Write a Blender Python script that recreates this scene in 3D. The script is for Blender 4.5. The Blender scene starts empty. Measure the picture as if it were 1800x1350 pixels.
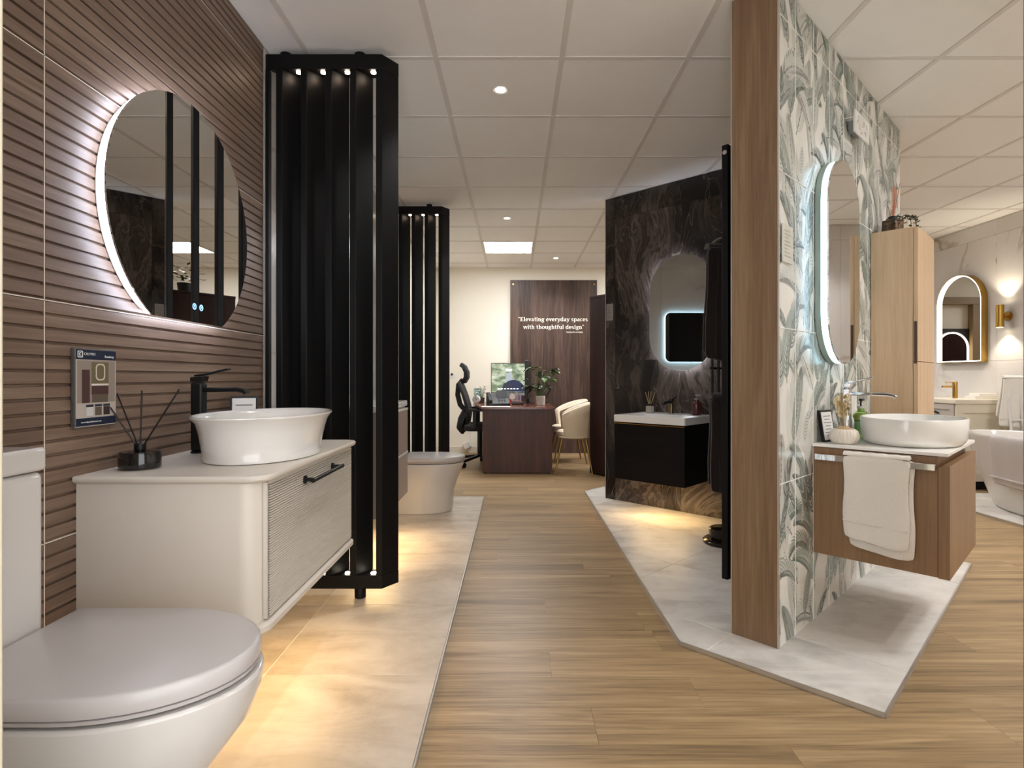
import bpy, bmesh, math, random
from mathutils import Vector, Matrix
random.seed(7)
C = bpy.context.scene
COL = C.collection
PI = math.pi
R = math.radians

# ------------------------------------------------------------------ camera, world, exposure
cam = bpy.data.cameras.new('camera'); camo = bpy.data.objects.new('camera', cam); COL.objects.link(camo)
camo.location = (0, 0, 1.05); camo.rotation_euler = (R(90), 0, 0)
cam.sensor_fit = 'HORIZONTAL'; cam.sensor_width = 36; cam.lens = 36 * 985 / 1800
cam.shift_x = -5 / 1800; cam.shift_y = -12 / 1800; cam.clip_start = 0.02
C.camera = camo
w = bpy.data.worlds.new('world'); C.world = w; w.use_nodes = True
w.node_tree.nodes['Background'].inputs[0].default_value = (0.97, 0.98, 1.0, 1)
w.node_tree.nodes['Background'].inputs[1].default_value = 1.8
C.view_settings.view_transform = 'Standard'; C.view_settings.look = 'None'
C.view_settings.gamma = 1; C.view_settings.use_curve_mapping = False
C.view_settings.exposure = 1.05
C.cycles.use_denoising = True
C.cycles.max_bounces = 10; C.cycles.diffuse_bounces = 6; C.cycles.glossy_bounces = 6
C.cycles.sample_clamp_indirect = 6.0; C.cycles.caustics_reflective = False; C.cycles.caustics_refractive = False
P_DOWN = 24.0       # watts of one ceiling downlight
P_PANEL = 19.0       # emission of the square ceiling panel

# ------------------------------------------------------------------ materials
def lin(c):
    if isinstance(c, str): c = [int(c[i:i + 2], 16) for i in (0, 2, 4)]
    return tuple(((x / 255) / 12.92 if x / 255 <= 0.04045 else ((x / 255 + 0.055) / 1.055) ** 2.4) for x in c) + (1,)
class N:
    def __init__(s, name):
        s.m = bpy.data.materials.new(name); s.m.use_nodes = True
        s.t = s.m.node_tree; s.b = s.t.nodes['Principled BSDF']
    def n(s, kind, **kw):
        x = s.t.nodes.new(kind)
        for k, v in kw.items():
            if k.startswith('i_'):
                key = k[2:]; x.inputs[int(key) if key.isdigit() else key.replace('_', ' ')].default_value = v
            else: setattr(x, k, v)
        return x
    def l(s, a, b): s.t.links.new(a, b)
    def coord(s, scale=(1, 1, 1), rot=(0, 0, 0), rnd=0.0):
        tc = s.n('ShaderNodeTexCoord'); out = tc.outputs['Object']
        if rnd:
            oi = s.n('ShaderNodeObjectInfo'); mu = s.n('ShaderNodeVectorMath', operation='SCALE')
            mu.inputs[0].default_value = (rnd, rnd * 2.3, rnd * 1.7); s.l(oi.outputs['Random'], mu.inputs['Scale'])
            ad = s.n('ShaderNodeVectorMath', operation='ADD'); s.l(out, ad.inputs[0]); s.l(mu.outputs[0], ad.inputs[1]); out = ad.outputs[0]
        mp = s.n('ShaderNodeMapping'); mp.inputs['Scale'].default_value = scale; mp.inputs['Rotation'].default_value = rot
        s.l(out, mp.inputs[0]); return mp.outputs[0]
    def noise(s, vec, scale, detail=4, rough=0.55, dist=0.0):
        x = s.n('ShaderNodeTexNoise', i_Scale=scale, i_Detail=detail, i_Roughness=rough, i_Distortion=dist); s.l(vec, x.inputs['Vector']); return x.outputs['Fac']
    def ramp(s, fac, stops):
        x = s.n('ShaderNodeValToRGB'); e = x.color_ramp.elements
        while len(e) < len(stops): e.new(0.5)
        for k, (p, c) in enumerate(stops): e[k].position = p; e[k].color = lin(c)
        s.l(fac, x.inputs[0]); return x.outputs[0]
    def mix(s, fac, a, b, mode='MIX'):
        x = s.n('ShaderNodeMix', data_type='RGBA', blend_type=mode)
        for v, i in ((fac, 0), (a, 6), (b, 7)):
            if hasattr(v, 'links') or hasattr(v, 'is_linked'): s.l(v, x.inputs[i])
            else: x.inputs[i].default_value = v
        return x.outputs[2]
    def bump(s, h, strength=0.2, dist=0.01):
        x = s.n('ShaderNodeBump', i_Strength=strength, i_Distance=dist); s.l(h, x.inputs['Height']); s.l(x.outputs[0], s.b.inputs['Normal'])
    def vein(s, vec, scale, width, detail=5, dist=0.6):
        f = s.noise(vec, scale, detail, 0.5, dist)
        a = s.n('ShaderNodeMath', operation='SUBTRACT'); s.l(f, a.inputs[0]); a.inputs[1].default_value = 0.5
        b = s.n('ShaderNodeMath', operation='ABSOLUTE'); s.l(a.outputs[0], b.inputs[0])
        m = s.n('ShaderNodeMapRange'); s.l(b.outputs[0], m.inputs[0]); m.inputs[1].default_value = 0; m.inputs[2].default_value = width
        m.inputs[3].default_value = 1; m.inputs[4].default_value = 0; return m.outputs[0]
    def set(s, rough=0.5, metal=0.0, coat=0.0, spec=None):
        s.b.inputs['Roughness'].default_value = rough; s.b.inputs['Metallic'].default_value = metal; s.b.inputs['Coat Weight'].default_value = coat
        if spec is not None: s.b.inputs['Specular IOR Level'].default_value = spec
        return s
    def col(s, sock): s.l(sock, s.b.inputs['Base Color']); return s
MATS = {}
def plain(name, c, rough=0.5, metal=0.0, coat=0.0, var=0.06, bump=0.0, bscale=300, spec=None):
    if name in MATS: return MATS[name]
    k = N(name); k.set(rough, metal, coat, spec); v = k.coord()
    c3 = lin(c); f = k.noise(v, 9, 3)
    k.col(k.mix(f, tuple(x * (1 - var) for x in c3[:3]) + (1,), tuple(min(1, x * (1 + var)) for x in c3[:3]) + (1,)))
    if bump: k.bump(k.noise(v, bscale, 3), bump, 0.004)
    MATS[name] = k.m; return k.m
def emit(name, c, s):
    if name in MATS: return MATS[name]
    k = N(name); k.b.inputs['Base Color'].default_value = (0.8, 0.8, 0.8, 1) if s > 2 else (0.01, 0.01, 0.01, 1)
    k.b.inputs['Emission Color'].default_value = lin(c); k.b.inputs['Emission Strength'].default_value = s; MATS[name] = k.m; return k.m
def lowspec(m, v):
    m.node_tree.nodes['Principled BSDF'].inputs['Specular IOR Level'].default_value = v; return m
def wood(name, c, axis, rough=0.45, fine=1.0, rnd=0.0, coat=0.0, contrast=1.0, bump=0.08, stretch=16):
    """c = dark, mid, light; axis = the grain direction in object space"""
    k = N(name); k.set(rough, 0, coat)
    sc = [stretch * fine] * 3; sc[axis] = 1.1 * fine
    v = k.coord(tuple(sc), rnd=rnd)
    big = k.noise(v, 0.55, 3, 0.5, 0.7); med = k.noise(v, 1.6, 5, 0.62, 1.4)
    sc2 = [120.0] * 3; sc2[axis] = 3.0; fi = k.noise(k.coord(tuple(sc2), rnd=rnd), 1.0, 3, 0.6)
    s1 = k.mix(0.5, big, med); s2 = k.mix(0.28, s1, fi)
    d = 0.17 / contrast
    colr = k.ramp(s2, [(0.5 - d, c[0]), (0.5, c[1]), (0.5 + d, c[2])])
    if rnd:
        oi = k.n('ShaderNodeObjectInfo'); mr = k.n('ShaderNodeMapRange'); k.l(oi.outputs['Random'], mr.inputs[0]); mr.inputs[3].default_value = 0.94; mr.inputs[4].default_value = 1.05
        vm = k.n('ShaderNodeVectorMath', operation='SCALE'); k.l(colr, vm.inputs[0]); k.l(mr.outputs[0], vm.inputs['Scale']); colr = vm.outputs[0]
    k.col(colr); k.bump(fi, bump, 0.002); return k.m
def marble_dark():
    k = N('dark marble'); k.set(0.16, 0, 0, 0.5)
    v0 = k.coord(rnd=13.0); wn = k.n('ShaderNodeTexNoise', i_Scale=1.0, i_Detail=1.5); k.l(v0, wn.inputs['Vector'])
    sc = k.n('ShaderNodeVectorMath', operation='SCALE'); k.l(wn.outputs['Color'], sc.inputs[0]); sc.inputs['Scale'].default_value = 1.0
    ad = k.n('ShaderNodeVectorMath', operation='ADD'); k.l(v0, ad.inputs[0]); k.l(sc.outputs[0], ad.inputs[1])
    mp = k.n('ShaderNodeMapping'); mp.inputs['Scale'].default_value = (6.5, 6.5, 0.9); mp.inputs['Rotation'].default_value = (0, R(-32), 0); k.l(ad.outputs[0], mp.inputs[0])
    v = mp.outputs[0]
    f = k.noise(v, 0.9, 9, 0.66, 0.3); g = k.noise(v0, 1.0, 3)
    base = k.ramp(f, [(0.28, '181412'), (0.40, '362e2a'), (0.46, '5a4f47'), (0.50, '3c332e'), (0.56, '7a6d63'), (0.62, '4a4038'), (0.72, '8a7d72'), (0.82, '3a322d')])
    dk = k.ramp(g, [(0.36, '3c3c3e'), (0.60, 'e2e2e4')]); base = k.mix(1.0, base, dk, 'MULTIPLY')
    m = k.n('ShaderNodeMath', operation='MULTIPLY'); k.l(k.vein(v, 0.7, 0.006, 3, 0.2), m.inputs[0]); m.inputs[1].default_value = 0.4
    base = k.mix(m.outputs[0], base, lin('8d8177')); k.col(base); return k.m
def marble_light(name, a, b, vein_c, amount=0.8, rough=0.2):
    k = N(name); k.set(rough); v = k.coord((1, 1, 0.75), (0.4, R(35), R(20)), rnd=11.0)
    base = k.ramp(k.noise(v, 1.6, 5), [(0.35, a), (0.65, b)])
    ve = k.vein(v, 0.85, 0.016, 4, 1.1); gate = k.noise(v, 1.1, 2)
    m = k.n('ShaderNodeMapRange'); k.l(gate, m.inputs[0]); m.inputs[1].default_value = 0.42; m.inputs[2].default_value = 0.6; m.inputs[4].default_value = amount
    mm = k.n('ShaderNodeMath', operation='MULTIPLY'); k.l(ve, mm.inputs[0]); k.l(m.outputs[0], mm.inputs[1])
    k.col(k.mix(mm.outputs[0], base, lin(vein_c))); return k.m
def stone(name, a, b, c, rough=0.38):
    k = N(name); k.set(rough); v = k.coord((1, 1, 1), rnd=9.0); vs = k.coord((1.2, 3.2, 1), (0, 0, R(25)), rnd=9.0)
    f = k.mix(0.5, k.noise(v, 3.0, 8, 0.66), k.noise(vs, 1.7, 6, 0.6, 1.2))
    k.col(k.ramp(f, [(0.40, a), (0.5, b), (0.60, c)])); k.bump(k.noise(v, 40, 6), 0.05, 0.003); return k.m
def terry(name, c):
    k = N(name); k.set(0.95, spec=0.15); v = k.coord(); c3 = lin(c); f = k.noise(v, 160, 3, 0.7)
    k.col(k.mix(f, tuple(x * 0.86 for x in c3[:3]) + (1,), c3)); k.bump(k.noise(v, 330, 2, 0.6), 0.7, 0.004)
    k.b.inputs['Sheen Weight'].default_value = 0.3; return k.m
def glass(name, c, rough=0.02):
    k = N(name); k.set(rough); k.b.inputs['Base Color'].default_value = lin(c); k.b.inputs['Transmission Weight'].default_value = 0.9
    k.b.inputs['IOR'].default_value = 1.3; return k.m

MIRROR = plain('mirror silver', 'dcdcda', 0.0, 1.0, var=0.0)
BLACK = plain('satin black paint', '0b0b0c', 0.5, 0.0, var=0.15, spec=0.2)
BLACKMATT = plain('matt black metal', '0d0d0f', 0.42, 0.3, var=0.15)
BLACKGLOSS = plain('black glazed glass', '0b0a0a', 0.12, 0.0, 0.5)
CERAMIC = plain('white ceramic', 'e4e2de', 0.12, 0.0, 0.4, var=0.02)
PANW = plain('white glazed pan', 'c6c2bd', 0.14, 0.0, 0.4, var=0.02)
LIDW = plain('white toilet lid', 'bab5b3', 0.28, var=0.02)
TAUPE = plain('warm stone grey lacquer', 'd3cbc0', 0.42, var=0.03)
TAUPE2 = plain('taupe lacquer', 'a3958c', 0.4, var=0.03)
CREAM = plain('cream lacquer', 'd8d0bd', 0.45, var=0.03)
CHROME = plain('chrome', 'd4d6d8', 0.06, 1.0, var=0.0)
BRASS = plain('brushed brass', 'c19a4e', 0.25, 1.0, var=0.05)
ALU = plain('aluminium trim', 'c9c5bf', 0.35, 0.8, var=0.03)
PLASTER = plain('cream plaster', 'e8e1d2', 0.8, var=0.02, bump=0.05)
PLWHITE = plain('white plastic', 'dcdad6', 0.4, var=0.02)
GROUT = plain('pale grout', 'd9cfc2', 0.8, var=0.05)
GROUTW = plain('white grout', 'f0eeea', 0.7, var=0.03)
CEILP = plain('ceiling board', 'f3f1ee', 0.85, var=0.02, bump=0.12, bscale=500)
CEILR = plain('ceiling rail', 'ddd8d3', 0.6, var=0.02)
RIBTILE = wood('ribbed wood look porcelain', ('58473b', '745f50', '93806e'), 1, 0.42, 1.5, 7.0, contrast=0.75, bump=0.05)
FLOORW = wood('oak vinyl plank', ('6a5840', '987e5b', 'b59b76'), 0, 0.4, 1.0, 23.0, contrast=1.25, stretch=21)
PANELW = wood('dark walnut board', ('2a1f19', '483830', '655045'), 2, 0.4, 1.0, contrast=1.1, stretch=18)
DESKW = wood('mahogany veneer', ('2c140c', '482417', '603322'), 2, 0.4, 1.0, contrast=0.9)
DESKT = wood('mahogany top', ('4a2417', '6a3a28', '854c35'), 1, 0.25, 1.0, contrast=0.9, coat=0.3)
CABW = wood('dark wenge board', ('180c09', '281611', '351f18'), 2, 0.65, 1.0)
OAKV = wood('oak veneer', ('73563a', '886848', '9c7b58'), 2, 0.45, 1.6, contrast=0.7, stretch=22)
OAKC = wood('pale oak veneer', ('b0916b', 'c4a684', 'd2b897'), 2, 0.5, 1.6, contrast=0.7, stretch=22)
OAKP = wood('weathered oak post', ('58452f', '785e44', '92785c'), 2, 0.5, 0.7, contrast=1.0, stretch=16)
EBONY = wood('black ash veneer', ('080707', '100d0e', '181314'), 0, 0.5, 1.0)
MDARK = marble_dark(); lowspec(EBONY, 0.15); lowspec(CABW, 0.15); lowspec(PANELW, 0.3)
MGREY = marble_light('pale grey marble', 'c9c6c2', 'd6d3cf', '9b9188', 0.5)
MGOLD = marble_light('white gold marble', 'cfcac6', 'dad6d2', 'a08a70', 0.95)
STONE_L = stone('warm stone tile', 'a89d8f', 'bdb3a6', 'cbc2b6')
STONE_R = stone('cool stone tile', 'b8b4ae', 'cfcbc5', 'dcd8d2')
TOWELW = terry('white terry', 'f1ece4'); TOWELD = terry('dark brown terry', '241a17'); TOWELG = terry('grey white terry', 'c9c3c2')
LED_COOL = emit('cool led band', 'dfe8ff', 8.0); LED_CYAN = emit('cyan white led band', 'bfe9ff', 2.2); LED_WARM = emit('warm led strip', 'ffc878', 4.0)
LED_SQ = emit('bright cyan led', 'bfe9ff', 4.0); LED_BACK = emit('back led', 'e2ebff', 22.0)
LED_GOLD = emit('warm white led band', 'fff0d8', 3.5)
LENS = emit('downlight lens', 'fff2e2', 30.0); PUCK = emit('puck light', 'fff0d6', 14.0); PANEL_E = emit('panel diffuser', 'fbfcff', P_PANEL)

# ------------------------------------------------------------------ geometry helpers
class MB:
    def __init__(s): s.v = []; s.f = []; s.mi = []; s.cur = 0
    def add(s, vs, fs):
        o = len(s.v); s.v += [tuple(p) for p in vs]
        for f in fs: s.f.append(tuple(i + o for i in f)); s.mi.append(s.cur)
        return s
    def box(s, x0, y0, z0, x1, y1, z1):
        v = [(x0, y0, z0), (x1, y0, z0), (x1, y1, z0), (x0, y1, z0), (x0, y0, z1), (x1, y0, z1), (x1, y1, z1), (x0, y1, z1)]
        return s.add(v, [(3, 2, 1, 0), (4, 5, 6, 7), (0, 1, 5, 4), (1, 2, 6, 5), (2, 3, 7, 6), (3, 0, 4, 7)])
    def prism(s, poly, a, b, axis='z'):
        """extrude a counter-clockwise polygon; axis z: poly is xy, axis y: poly is xz (front at a)"""
        n = len(poly)
        if axis == 'z': v = [(p[0], p[1], a) for p in poly] + [(p[0], p[1], b) for p in poly]
        elif axis == 'y': v = [(p[0], b, p[1]) for p in poly] + [(p[0], a, p[1]) for p in poly]
        else: v = [(a, p[0], p[1]) for p in poly] + [(b, p[0], p[1]) for p in poly]
        return s.add(v, [tuple(range(n - 1, -1, -1)), tuple(range(n, 2 * n))] + [(i, (i + 1) % n, n + (i + 1) % n, n + i) for i in range(n)])
    def ringprism(s, outer, inner, a, b):
        """frame between two xz outlines of equal length, from y=b (back) to y=a (front)"""
        n = len(outer)
        v = [(p[0], b, p[1]) for p in outer] + [(p[0], a, p[1]) for p in outer] + [(p[0], b, p[1]) for p in inner] + [(p[0], a, p[1]) for p in inner]
        f = []
        for i in range(n):
            j = (i + 1) % n
            f += [(i, j, n + j, n + i), (2 * n + j, 2 * n + i, 3 * n + i, 3 * n + j), (n + i, n + j, 3 * n + j, 3 * n + i), (j, i, 2 * n + i, 2 * n + j)]
        return s.add(v, f)
    def loft(s, rings, cap0=True, cap1=True, closed=True):
        n = len(rings[0]); v = [p for r in rings for p in r]; f = []
        for k in range(len(rings) - 1):
            for i in range(n if closed else n - 1):
                j = (i + 1) % n; f.append((k * n + i, k * n + j, (k + 1) * n + j, (k + 1) * n + i))
        if cap0: f.append(tuple(range(n - 1, -1, -1)))
        if cap1: m = (len(rings) - 1) * n; f.append(tuple(range(m, m + n)))
        return s.add(v, f)
    def lathe(s, prof, c=(0, 0, 0), n=32, sx=1, sy=1, cap0=True, cap1=True):
        return s.loft([[(c[0] + r * sx * math.cos(2 * PI * i / n), c[1] + r * sy * math.sin(2 * PI * i / n), c[2] + z) for i in range(n)] for r, z in prof], cap0, cap1)
    def cyl(s, p, q, r, n=16, r2=None): return s.tube([p, q], r, n, r2)
    def tube(s, path, r, n=10, r2=None):
        P = [Vector(p) for p in path]; rings = []; up = None
        for k, p in enumerate(P):
            t = ((P[min(k + 1, len(P) - 1)] - P[max(k - 1, 0)])).normalized()
            if up is None: up = Vector((0, 0, 1)) if abs(t.z) < 0.9 else Vector((1, 0, 0))
            a = t.cross(up).normalized(); b = a.cross(t).normalized(); up = b
            rr = r if r2 is None else r + (r2 - r) * k / (len(P) - 1)
            rings.append([p + (a * math.cos(2 * PI * i / n) + b * math.sin(2 * PI * i / n)) * rr for i in range(n)])
        # orient outward
        return s.loft([list(reversed(q)) for q in rings])
    def bar(s, path, w, h, up=(0, 0, 1)):
        """rectangular section swept along a path"""
        P = [Vector(p) for p in path]; u = Vector(up); rings = []
        for k, p in enumerate(P):
            t = (P[min(k + 1, len(P) - 1)] - P[max(k - 1, 0)]).normalized(); a = t.cross(u).normalized(); b = a.cross(t).normalized()
            rings.append([p - a * w / 2 - b * h / 2, p - a * w / 2 + b * h / 2, p + a * w / 2 + b * h / 2, p + a * w / 2 - b * h / 2])
        return s.loft(rings)
    def sphere(s, c, r, n=12, sx=1, sy=1, sz=1):
        pr = [(r * math.sin(PI * k / n), -r * sz * math.cos(PI * k / n)) for k in range(1, n)]
        return s.lathe(pr, c, n * 2, sx, sy)
def obj(name, mb, mat, parent=None, bevel=0.0, smooth=True, kind=None, seg=2, loc=None, ang=40):
    me = bpy.data.meshes.new(name); me.from_pydata(mb.v, [], mb.f); me.validate()
    bm = bmesh.new(); bm.from_mesh(me); bmesh.ops.recalc_face_normals(bm, faces=bm.faces); bm.to_mesh(me); bm.free()
    for m in (mat if isinstance(mat, (list, tuple)) else [mat]): me.materials.append(m)
    if isinstance(mat, (list, tuple)):
        for p, i in zip(me.polygons, mb.mi): p.material_index = i
    if smooth:
        me.polygons.foreach_set('use_smooth', [True] * len(me.polygons)); me.set_sharp_from_angle(angle=R(ang))
    o = bpy.data.objects.new(name, me); COL.objects.link(o)
    if parent: o.parent = parent
    if loc: o.location = loc
    if bevel:
        b = o.modifiers.new('edge', 'BEVEL'); b.width = bevel; b.segments = seg; b.limit_method = 'ANGLE'; b.angle_limit = R(35)
    if kind: o['kind'] = kind
    return o
def tag(o, label, cat, group=None):
    o['label'] = label; o['category'] = cat
    if group: o['group'] = group
    return o
def thing(name, label, cat, loc=(0, 0, 0), rz=0.0, group=None):
    o = bpy.data.objects.new(name, None); COL.objects.link(o); o.empty_display_size = 0.1
    o.location = loc; o.rotation_euler = (0, 0, rz); return tag(o, label, cat, group)
def struct(name, mb=None, mat=None, loc=(0, 0, 0), rz=0.0, bevel=0.0):
    if mb is None:
        o = bpy.data.objects.new(name, None); COL.objects.link(o)
    else: o = obj(name, mb, mat, bevel=bevel)
    o.location = loc; o.rotation_euler = (0, 0, rz); o['kind'] = 'structure'; return o
def dup(root, loc, rz, label):
    r = root.copy(); COL.objects.link(r); r.location = loc; r.rotation_euler = (0, 0, rz); r['label'] = label
    for ch in list(root.children):
        c = ch.copy(); COL.objects.link(c); c.parent = r
        if c.type == 'LIGHT': pass
        for g in ch.children:
            d = g.copy(); COL.objects.link(d); d.parent = c
    return r
def copy_part(o, loc, parent, name=None):
    c = o.copy(); COL.objects.link(c); c.location = loc; c.parent = parent; return c
def B(*a): return MB().box(*a)
def light(name, kind, loc, power, color=(1, 1, 1), parent=None, rot=(0, 0, 0), **kw):
    d = bpy.data.lights.new(name, kind); d.energy = power; d.color = color
    for k, v in kw.items(): setattr(d, k, v)
    o = bpy.data.objects.new(name, d); COL.objects.link(o); o.location = loc; o.rotation_euler = rot
    if parent: o.parent = parent
    return o
def clip_poly(poly, conv):
    """Sutherland-Hodgman: poly clipped to a convex counter-clockwise polygon"""
    out = poly
    for i in range(len(conv)):
        a, b = conv[i], conv[(i + 1) % len(conv)]; inp, out = out, []
        side = lambda p: (b[0] - a[0]) * (p[1] - a[1]) - (b[1] - a[1]) * (p[0] - a[0])
        for k in range(len(inp)):
            p, q = inp[k - 1], inp[k]; sp, sq = side(p), side(q)
            if (sp >= 0) != (sq >= 0):
                t = sp / (sp - sq); out.append((p[0] + (q[0] - p[0]) * t, p[1] + (q[1] - p[1]) * t))
            if sq >= 0: out.append(q)
        if not out: return []
    return out
def area(p): return abs(sum(p[i - 1][0] * p[i][1] - p[i][0] * p[i - 1][1] for i in range(len(p)))) / 2
def arc(cx, cz, rx, rz, a0, a1, n): return [(cx + rx * math.cos(R(a0 + (a1 - a0) * i / n)), cz + rz * math.sin(R(a0 + (a1 - a0) * i / n))) for i in range(n + 1)]
def pill(cx, z0, z1, r): return arc(cx, z1 - r, r, r, 0, 180, 24) + arc(cx, z0 + r, r, r, 180, 360, 24)
def arch(cx, z0, z1, r): return arc(cx, z1 - r, r, r, 0, 180, 28) + [(cx - r, z0), (cx + r, z0)]
def rrect(x0, z0, x1, z1, r, n=8):
    return arc(x1 - r, z1 - r, r, r, 0, 90, n) + arc(x0 + r, z1 - r, r, r, 90, 180, n) + arc(x0 + r, z0 + r, r, r, 180, 270, n) + arc(x1 - r, z0 + r, r, r, 270, 360, n)
def inset(outl, d):
    n = len(outl); cx = sum(p[0] for p in outl) / n; res = []
    for i in range(n):
        a, p, b = Vector(outl[i - 1]), Vector(outl[i]), Vector(outl[(i + 1) % n])
        n1 = Vector((-(p - a).y, (p - a).x)); n2 = Vector((-(b - p).y, (b - p).x))
        if n1.length < 1e-9: n1 = n2
        if n2.length < 1e-9: n2 = n1
        n1.normalize(); n2.normalize(); m = (n1 + n2); m.normalize(); c = max(0.3, m.dot(n1)); q = p + m * d / c; res.append((q.x, q.y))
    return res
class Fr:
    def __init__(s, o, deg): s.o = o; s.a = R(deg)
    def w(s, a, b, z=0): return (s.o[0] + a * math.cos(s.a) - b * math.sin(s.a), s.o[1] + a * math.sin(s.a) + b * math.cos(s.a), z)
WF = Fr((1.003, 2.133), 44.0)        # palm partition: x along the wall, y = 0 its right face, right side negative
BF = Fr((0.775, 4.80), -44.1)        # dark marble wall: y = 0 its front face, front side negative
CZ = 2.568                           # ceiling height
PT = 0.015                           # top of the tiled platforms
XL = -1.155                          # left wall face
XR = 4.62                            # right wall face
YB = 7.78                            # back wall face

# ------------------------------------------------------------------ floor
floor = struct('floor', B(-1.5, -0.6, -0.06, 5.0, 8.1, -0.006), plain('floor screed', '6e5a46', 0.9))
plank = B(-0.5996, -0.0897, -0.006, 0.5996, 0.0897, 0.0)
pk = obj('plank', plank, FLOORW, floor)
first = True; rows = [1.60 - 0.18 * 7 + 0.18 * k for k in range(42)]
for k, y0 in enumerate(rows):
    yc = y0 + 0.09; off = random.uniform(0, 1.2)
    xa, xb = -0.55, 3.75
    if yc < 1.75: xa, xb = -0.35, 2.3
    if yc > 4.7: xa = -1.3
    if yc > 5.2: xb = 2.0
    x = xa - off
    while x < xb:
        if first: pk.location = (x + 0.6, yc, 0); first = False
        else: copy_part(pk, (x + 0.6, yc, 0), floor)
        x += 1.2

# ------------------------------------------------------------------ ceiling: boards in a T-bar grid
ceil = struct('ceiling', B(-1.5, -0.6, CZ + 0.03, 5.0, 8.1, CZ + 0.1), CEILP)
GX0, GY0 = -0.376, 2.67               # grid lines at GX0 + .6 i, GY0 + .6 j
PX, PY = 1, 6                          # the lit panel: cell x from GX0, y from GY0+3.6
bp = None
for i in range(-2, 10):
    for j in range(-4, 9):
        x, y = GX0 + 0.6 * i, GY0 + 0.6 * j
        x0, x1 = max(x + 0.011, XL), min(x + 0.589, XR); y0, y1 = y + 0.011, min(y + 0.589, YB)
        if x1 - x0 < 0.05 or y1 - y0 < 0.05 or (i in (0, 3) and j == PY) or (i == 5 and j == -2): continue
        full = abs(x1 - x0 - 0.578) < 1e-6 and abs(y1 - y0 - 0.578) < 1e-6
        if full and bp: copy_part(bp, (x + 0.3, y + 0.3, CZ + 0.004), ceil)
        elif full: bp = obj('ceiling_panel', B(-0.289, -0.289, 0, 0.289, 0.289, 0.012), CEILP, ceil, loc=(x + 0.3, y + 0.3, CZ + 0.004), bevel=0.002, seg=1)
        else: obj('ceiling_panel', B(x0, y0, CZ + 0.004, x1, y1, CZ + 0.016), CEILP, ceil)
for i in range(-1, 10):
    x = GX0 + 0.6 * i; obj('grid_rail', B(x - 0.012, 0.2, CZ, x + 0.012, YB, CZ + 0.02), CEILR, ceil)
for j in range(-4, 9):
    y = GY0 + 0.6 * j; obj('grid_rail', B(XL, y - 0.012, CZ + 0.0006, XR, y + 0.012, CZ + 0.02), CEILR, ceil)
def panel_light(i, j, label):
    t = thing('ceiling_light', label, 'light', (GX0 + 0.6 * i + 0.3, GY0 + 0.6 * j + 0.3, CZ), 0, 'square lit ceiling panels')
    obj('diffuser', B(-0.272, -0.272, 0.001, 0.272, 0.272, 0.006), PANEL_E, t)
    f = obj('frame', MB().ringprism([(0.288, 0.288), (-0.288, 0.288), (-0.288, -0.288), (0.288, -0.288)], [(0.272, 0.272), (-0.272, 0.272), (-0.272, -0.272), (0.272, -0.272)], -0.002, 0.01), PLWHITE, t)
    f.rotation_euler = (R(90), 0, 0)
panel_light(0, PY, 'square lit panel set flush in the ceiling grid above the desk')
panel_light(3, PY, 'square lit ceiling panel seen only as a reflection in the round mirror')
panel_light(5, -2, 'unseen square lit ceiling panel added to brighten the bath area')  # panel out of view, added to brighten the bath area's ceiling and walls
def downlight(x, y, label, power=P_DOWN):
    t = thing('downlight', label, 'light', (x, y, CZ + 0.004), 0, 'recessed ceiling downlights')
    obj('bezel', MB().lathe([(0.026, 0.0), (0.040, -0.002), (0.043, 0.001), (0.043, 0.003)], n=32, cap0=False, cap1=False), PLWHITE, t)
    obj('lens', MB().lathe([(0.027, 0.004), (0.024, -0.0015), (0.012, -0.004), (0.001, -0.0045)], n=24), LENS, t)
    light('downlight_lamp', 'SPOT', (0, 0, -0.03), power, (1, 0.975, 0.955), t, spot_size=R(125), spot_blend=0.9, shadow_soft_size=0.035)
downlight(-0.076, 2.97, 'round recessed downlight over the aisle, largest of the three in a row')
downlight(-0.076, 5.37, 'small round recessed downlight just before the lit square panel')
downlight(0.524, 7.17, 'small round recessed downlight above the walnut wall panel', P_DOWN * 1.5)
downlight(-0.076, 0.90, 'unseen round recessed downlight added above the entrance end of the aisle', P_DOWN * 0.2)  # extra downlight out of view, carries the aisle row on to light the room
for p in ((2.924, 5.37), (3.524, 5.97)): downlight(p[0], p[1], 'round recessed downlight hidden behind the palm leaf partition', P_DOWN * 1.5)
for p in ((2.924, 1.17), (4.124, 3.57), (3.524, 2.37)): downlight(p[0], p[1], 'unseen round recessed downlight added to brighten the bath area', P_DOWN * 1.3)  # added fill downlights out of view over the bath area

# ------------------------------------------------------------------ shell walls
wl = struct('wall_left', B(-1.30, -0.5, -0.06, -1.165, 8.0, CZ + 0.03), GROUT)
zr = [0.04, 0.64, 1.24, 1.84, 2.44, CZ]
def ribbed(y0, y1, z0, z1):
    m = MB(); prof = []; n = max(1, round((z1 - z0) / 0.03529)); p = (z1 - z0) / n
    prof.append((z0, -0.006))
    for k in range(n):
        a = z0 + k * p
        prof += [(a + 0.0048, -0.0085), (a + 0.0070, 0.0), (a + p - 0.0015, -0.0006), (a + p - 0.0002, -0.0085)]
    v = []
    for z, d in prof: v += [(XL + d, y0, z), (XL + d, y1, z)]
    f = [(2 * i, 2 * i + 1, 2 * i + 3, 2 * i + 2) for i in range(len(prof) - 1)]
    m.add(v, f); m.add([(XL - 0.0099, y0, z0), (XL, y0, z0), (XL, y0, z1), (XL - 0.0099, y0, z1)], [(0, 1, 2, 3)])
    m.add([(XL - 0.0099, y1, z0), (XL, y1, z0), (XL, y1, z1), (XL - 0.0099, y1, z1)], [(3, 2, 1, 0)]); return m
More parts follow.
